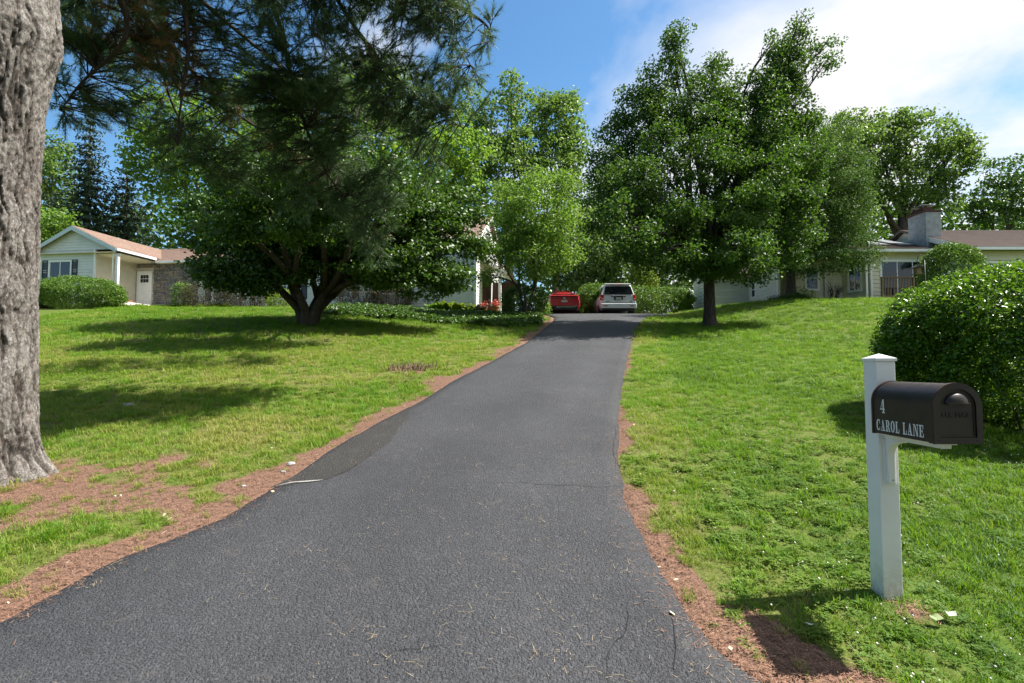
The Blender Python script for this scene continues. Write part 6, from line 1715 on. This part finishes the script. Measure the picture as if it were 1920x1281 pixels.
def make_van(loc, rz):
    root = thing('minivan', 'silver minivan seen from behind, parked in front of the back hedge', 'minivan', loc, rz)
    def ring_(y, w, zt, zb=0.26, belt=1.02, top=0.74, yo=lambda z: 0.0, wb=None):
        wb = wb or w
        pts = [(0.0, zb), (w * 0.86, zb), (w * 0.96, zb + 0.10), (w, 0.62), (w * 0.985, 0.86), (w * 0.955, belt)]
        pts += [(w * 0.955 + (w * top - w * 0.955) * f, belt + (zt - 0.10 - belt) * f) for f in (0.4, 0.75, 1.0)] + [(w * (top - 0.07), zt - 0.035), (w * 0.35, zt), (0.0, zt + 0.008)]
        return [(x, y + yo(z), z) for x, z in pts]
    m = MB()
    rear = lambda z: 0.02 + max(0, z - 0.95) * 0.22
    rr = [ring_(0.02, 0.93, 1.70, 0.36, yo=rear), ring_(0.10, 0.975, 1.725, 0.30, yo=lambda z: max(0, z - .95) * 0.18), ring_(0.6, 0.995, 1.745), ring_(1.8, 1.0, 1.75), ring_(2.9, 1.0, 1.73), ring_(3.35, 1.0, 1.66),
          ring_(3.9, 0.995, 1.36, belt=1.0), ring_(4.2, 0.985, 1.10, belt=0.97, top=.86), ring_(4.8, 0.95, 0.98, belt=0.88, top=.86), ring_(5.08, 0.84, 0.80, belt=0.74, top=.84)]
    loft(m, rr); m.build('body', M_SILVER, root, True, 38)
    # rear window, side windows, windscreen
    gy = lambda z: 0.02 + max(0, z - 0.95) * 0.22 - 0.012
    panel(root, [(-0.80, gy(1.10), 1.10), (0.80, gy(1.10), 1.10), (0.70, gy(1.56), 1.56), (-0.70, gy(1.56), 1.56)], M_CARGLASS, 'rear_window', (0, -1, 0.22))
    for s in (-1, 1):
        for ya, yb, ya2, yb2 in ((0.45, 1.75, 0.52, 1.72), (1.85, 2.85, 1.85, 2.80), (2.95, 3.75, 2.95, 3.45)):
            panel(root, [(s * 0.955, ya, 1.06), (s * 0.955, yb, 1.06), (s * 0.80, yb2, 1.54), (s * 0.80, ya2, 1.54)], M_CARGLASS, 'side_window', (s, 0, 0.3))
        # tail lamps wrap round the corner
        q = MB(); yv = lambda z: gy(z) + 0.0
        q.hexa([(s * 0.80, yv(.78) - .01, .80), (s * 0.985, .02, .78), (s * 1.0, .22, .80), (s * 0.80, .2, .80), (s * 0.80, yv(1.08) - .01, 1.08), (s * 0.945, .045, 1.10), (s * 0.955, .24, 1.10), (s * 0.80, .2, 1.08)] if s > 0 else
               [(s * 0.985, .02, .78), (s * 0.80, yv(.78) - .01, .80), (s * 0.80, .2, .80), (s * 1.0, .22, .80), (s * 0.945, .045, 1.10), (s * 0.80, yv(1.08) - .01, 1.08), (s * 0.80, .2, 1.08), (s * 0.955, .24, 1.10)])
        tl = q.build('tail_light', M_TAIL, root, bevel=0.012)
        panel(tl, [(s * 0.82, gy(.86) - .014, .84), (s * 0.95, 0.0, .84), (s * 0.95, 0.002, .89), (s * 0.82, gy(.9) - .014, .89)], M_CLEAR, 'reverse_lamp', (0, -1, 0), 0.008)
        # door mirrors and roof rails
        q = MB(); q.hexa([(s * 1.0, 3.42, 1.02), (s * 1.2, 3.44, 1.02), (s * 1.2, 3.55, 1.04), (s * 1.0, 3.6, 1.04), (s * 1.0, 3.42, 1.12), (s * 1.2, 3.44, 1.19), (s * 1.2, 3.55, 1.17), (s * 1.0, 3.6, 1.10)]); q.build('mirror', M_SILVER, root, bevel=0.02)
        q = MB(); q.bar((s * 0.66, 0.9, 1.775), (s * 0.66, 2.9, 1.765), 0.04, 0.035); q.build('roof_rail', M_CHROME, root)
        for y in (0.95, 4.10): wheel(root, s * 0.88, y, 0.335, 0.22, s)
    panel(root, [(-0.80, 3.95, 1.10), (0.80, 3.95, 1.10), (0.68, 3.42, 1.58), (-0.68, 3.42, 1.58)], M_CARGLASS, 'windscreen', (0, .65, .76))
    q = MB(); q.hexa([(-0.97, -0.06, .33), (.97, -0.06, .33), (1.0, .3, .33), (-1.0, .3, .33), (-0.97, -0.07, .60), (.97, -0.07, .60), (1.0, .3, .62), (-1.0, .3, .62)]); bp = q.build('rear_bumper', M_SILVER, root, bevel=0.035)
    q = MB(); q.box(-0.86, .86, -0.055, .28, .225, .329); q.build('bumper_valance', M_BLACKP, bp, bevel=0.01)
    for s in (-1, 1): panel(bp, [(s * .62, -.075, .44), (s * .82, -.075, .44), (s * .82, -.075, .48), (s * .62, -.075, .48)], M_TAIL, 'reflector', (0, -1, 0), 0.006)
    q = MB(); q.box(-.93, .93, .0, .03, .62, .632); q.build('hatch_gap', M_BLACKP, root)
    q = MB(); q.box(-.24, .24, -0.004, .03, .80, .96); pr2 = q.build('plate_recess', M_BLACKP, root)
    panel(pr2, [(-.155, -.012, .81), (.155, -.012, .81), (.155, -.012, .93), (-.155, -.012, .93)], M_PLATE, 'number_plate', (0, -1, 0), 0.005)
    q = MB(); q.bar((-.40, gy(.985) - .01, .985), (.40, gy(.985) - .01, .985), .03, .05); q.build('hatch_garnish', M_CHROME, root)
    q = MB(); q.bar((0.02, gy(1.12) - .02, 1.12), (.42, gy(1.15) - .02, 1.15), .018, .018); q.build('rear_wiper', M_BLACKP, root)
    q = MB(); q.hexa([(-.72, .10, 1.66), (.72, .10, 1.66), (.72, .32, 1.72), (-.72, .32, 1.72), (-.72, .08, 1.69), (.72, .08, 1.69), (.72, .34, 1.755), (-.72, .34, 1.755)]); q.build('spoiler', M_SILVER, root, bevel=0.01)
    panel(root, [(-.16, .075, 1.655), (.16, .075, 1.655), (.16, .085, 1.675), (-.16, .085, 1.675)], M_TAIL, 'brake_light', (0, -1, 0), 0.012)
    for x0_, x1_ in ((-.74, -.52), (.60, .72)): panel(root, [(x0_, -.006, .68), (x1_, -.006, .68), (x1_, -.006, .71), (x0_, -.006, .71)], M_CHROME, 'badge', (0, -1, 0), 0.006)
    return root
def make_hatch(loc, rz):
    root = thing('hatchback_car', 'red low hatchback seen from behind with a black tail panel, left of the minivan', 'car', loc, rz)
    def ring_(y, w, zt, zb=0.22, belt=0.92, top=0.66, yo=lambda z: 0.0):
        pts = [(0.0, zb), (w * 0.84, zb), (w * 0.96, zb + 0.10), (w, 0.52), (w * 0.975, 0.76), (w * 0.93, belt)]
        pts += [(w * 0.93 + (w * top - w * 0.93) * f, belt + (zt - 0.07 - belt) * f) for f in (0.45, 0.8, 1.0)] + [(w * (top - 0.08), zt - 0.02), (w * 0.3, zt), (0.0, zt + 0.006)]
        return [(x, y + yo(z), z) for x, z in pts]
    m = MB()
    rr = [ring_(0.03, 0.80, 0.96, 0.34, belt=0.90, top=.88), ring_(0.09, 0.86, 1.005, 0.28, belt=0.95, top=.86), ring_(0.32, 0.885, 1.10, 0.24, belt=0.95, top=.80), ring_(0.9, 0.89, 1.30, belt=.93, top=.72), ring_(1.6, 0.89, 1.44, belt=.91), ring_(2.3, 0.89, 1.475, belt=.90),
          ring_(2.8, 0.885, 1.43, belt=.90), ring_(3.4, 0.88, 1.14, belt=.90, top=.72), ring_(3.75, 0.875, 0.95, belt=.86, top=.84), ring_(4.3, 0.82, 0.80, belt=.74, top=.84), ring_(4.56, 0.70, 0.62, belt=.56, top=.84)]
    loft(m, rr); m.build('body', M_RED, root, True, 38)
    zt = lambda y: np.interp(y, [0.09, 0.32, 0.9, 1.6], [1.005, 1.10, 1.30, 1.44])
    panel(root, [(-.60, .36, zt(.36) + .012), (.60, .36, zt(.36) + .012), (.52, 1.42, zt(1.42) + .008), (-.52, 1.42, zt(1.42) + .008)], M_CARGLASS, 'rear_window', (0, -.35, 1), 0.008)
    q = MB(); q.hexa([(-.54, 1.28, 1.42), (.54, 1.28, 1.42), (.54, 1.55, 1.455), (-.54, 1.55, 1.455), (-.54, 1.26, 1.445), (.54, 1.26, 1.445), (.54, 1.55, 1.475), (-.54, 1.55, 1.475)]); q.build('spoiler', M_RED, root, bevel=0.008)
    # black tail panel with wing lip
    panel(root, [(-.66, .035, .84), (.66, .035, .84), (.70, .075, .985), (-.70, .075, .985)], M_CARGLASS, 'tail_panel', (0, -1, .1), 0.014)
    q = MB(); q.hexa([(-.80, .0, .985), (.80, .0, .985), (.80, .34, 1.06), (-.80, .34, 1.06), (-.78, -.03, 1.015), (.78, -.03, 1.015), (.78, .36, 1.11), (-.78, .36, 1.11)]); q.build('tail_wing', M_RED, root, bevel=0.012)
    for s in (-1, 1):
        a = [(s * .58, .01, .90), (s * .85, .12, .93), (s * .885, .42, .97), (s * .62, .14, .92)]
        bq = [(s * .58, .02, .965), (s * .84, .13, .985), (s * .875, .42, 1.01), (s * .62, .14, .98)]
        q = MB(); q.hexa((a + bq) if s > 0 else [a[1], a[0], a[3], a[2], bq[1], bq[0], bq[3], bq[2]]); q.build('tail_light', M_TAIL, root, bevel=0.006)
        q = MB(); q.hexa([(s * .70, -.01, .30), (s * .76, .0, .30), (s * .76, .08, .30), (s * .70, .08, .30), (s * .80, -.005, .64), (s * .85, .03, .66), (s * .85, .12, .66), (s * .80, .10, .64)] if s > 0 else
                         [(s * .76, .0, .30), (s * .70, -.01, .30), (s * .70, .08, .30), (s * .76, .08, .30), (s * .85, .03, .66), (s * .80, -.005, .64), (s * .80, .10, .64), (s * .85, .12, .66)]); q.build('bumper_corner', M_RED, root, bevel=0.01)
        for ya, yb, ya2, yb2, zt_ in ((1.0, 1.85, 1.35, 1.85, 1.36), (1.92, 2.85, 1.92, 2.75, 1.38), (2.92, 3.35, 2.82, 2.95, 1.30)):
            panel(root, [(s * .845, ya, .95), (s * .845, yb, .95), (s * .65, yb2, zt_), (s * .65, ya2, zt_)], M_CARGLASS, 'side_window', (s, 0, .45))
        q = MB(); q.hexa([(s * .86, 2.98, .94), (s * 1.04, 3.0, .95), (s * 1.04, 3.12, .97), (s * .86, 3.14, .96), (s * .86, 2.98, 1.03), (s * 1.04, 3.0, 1.09), (s * 1.04, 3.12, 1.07), (s * .86, 3.14, 1.03)]); q.build('mirror', M_RED, root, bevel=0.015)
        for y in (0.92, 3.62): wheel(root, s * 0.785, y, 0.315, 0.20, s)
    panel(root, [(-.66, 3.40, 1.12), (.66, 3.40, 1.12), (.56, 2.82, 1.435), (-.56, 2.82, 1.435)], M_CARGLASS, 'windscreen', (0, .5, .86), 0.012)
    q = MB(); q.hexa([(-.70, -.02, .24), (.70, -.02, .24), (.78, .2, .22), (-.78, .2, .22), (-.66, -.03, .45), (.66, -.03, .45), (.80, .2, .47), (-.80, .2, .47)]); bp = q.build('lower_bumper', M_BLACKP, root, bevel=0.012)
    q = MB(); q.bar((-.45, -.04, .395), (.62, -.04, .395), .02, .022); q.build('bumper_strip', M_CHROME, bp)
    panel(root, [(-.16, .012, .655), (.16, .012, .655), (.16, .02, .775), (-.16, .02, .775)], M_PLATE, 'number_plate', (0, -1, 0), 0.008)
    q = MB(); q.lathe((0, .008, .875), [(.055, 0.0), (.055, -.018), (.040, -.02), (.036, -.012)], 20, 'y'); q.build('badge', M_CHROME, root)
    q = MB(); q.bar((-.02, .60, zt(.60) + .04), (.0, 1.15, zt(1.15) + .03), .02, .02); q.build('rear_wiper', M_BLACKP, root)
    return root
vb = at(1161, 29.1); vb.z += 0.02
make_van(vb, math.radians(0.5))
cb = at(1059, 28.9); cb.z += 0.02
make_hatch(cb, math.radians(-1.5))
# shepherd's-hook pole and hanging bird feeder in the right lawn
pb = at(1740, 15.6)
hk = thing('hook_pole', 'thin black double-hooked garden pole behind the bright hedge', 'garden hook', pb)
hgt = P(1740, 487, 15.6).z - pb.z
m = MB(); m.tube([(0, 0, -0.1), (0, 0, hgt * 0.5), (0, 0, hgt)], [0.016] * 3, 8); m.build('pole', M_BLACKP, hk, True)
for s in (-1, 1):
    m = MB(); m.tube([(0, 0, hgt - 0.15)] + [(s * 0.10 * (1 - math.cos(a)), 0, hgt + 0.02 + 0.12 * math.sin(a)) for a in np.linspace(0, PI, 9)] + [(s * 0.21, 0, hgt - 0.06), (s * 0.25, 0, hgt - 0.03)], [0.008] * 12, 6); m.build('hook', M_BLACKP, hk, True)
fd = thing('bird_feeder', 'little dark roofed bird feeder hanging from the garden hook', 'bird feeder', pb + Vector((-0.22, 0, hgt - 0.42)))
m = MB(); m.box(-0.07, 0.07, -0.07, 0.07, 0, 0.17); m.build('seed_box', M_WOOD, fd)
m = MB(); m.prism([(-0.15, -0.11, 0.171), (0.15, -0.11, 0.171), (0, -0.11, 0.26)], (0, 0.22, 0)); m.build('roof', M_BLACKP, fd)
m = MB(); m.box(-0.11, 0.11, -0.11, 0.11, -0.015, 0.0); m.build('tray', M_WOOD, fd)
m = MB(); m.tube([(0, 0, 0.26), (0, 0, 0.36)], [0.004, 0.004], 5); m.build('wire', M_BLACKP, fd)
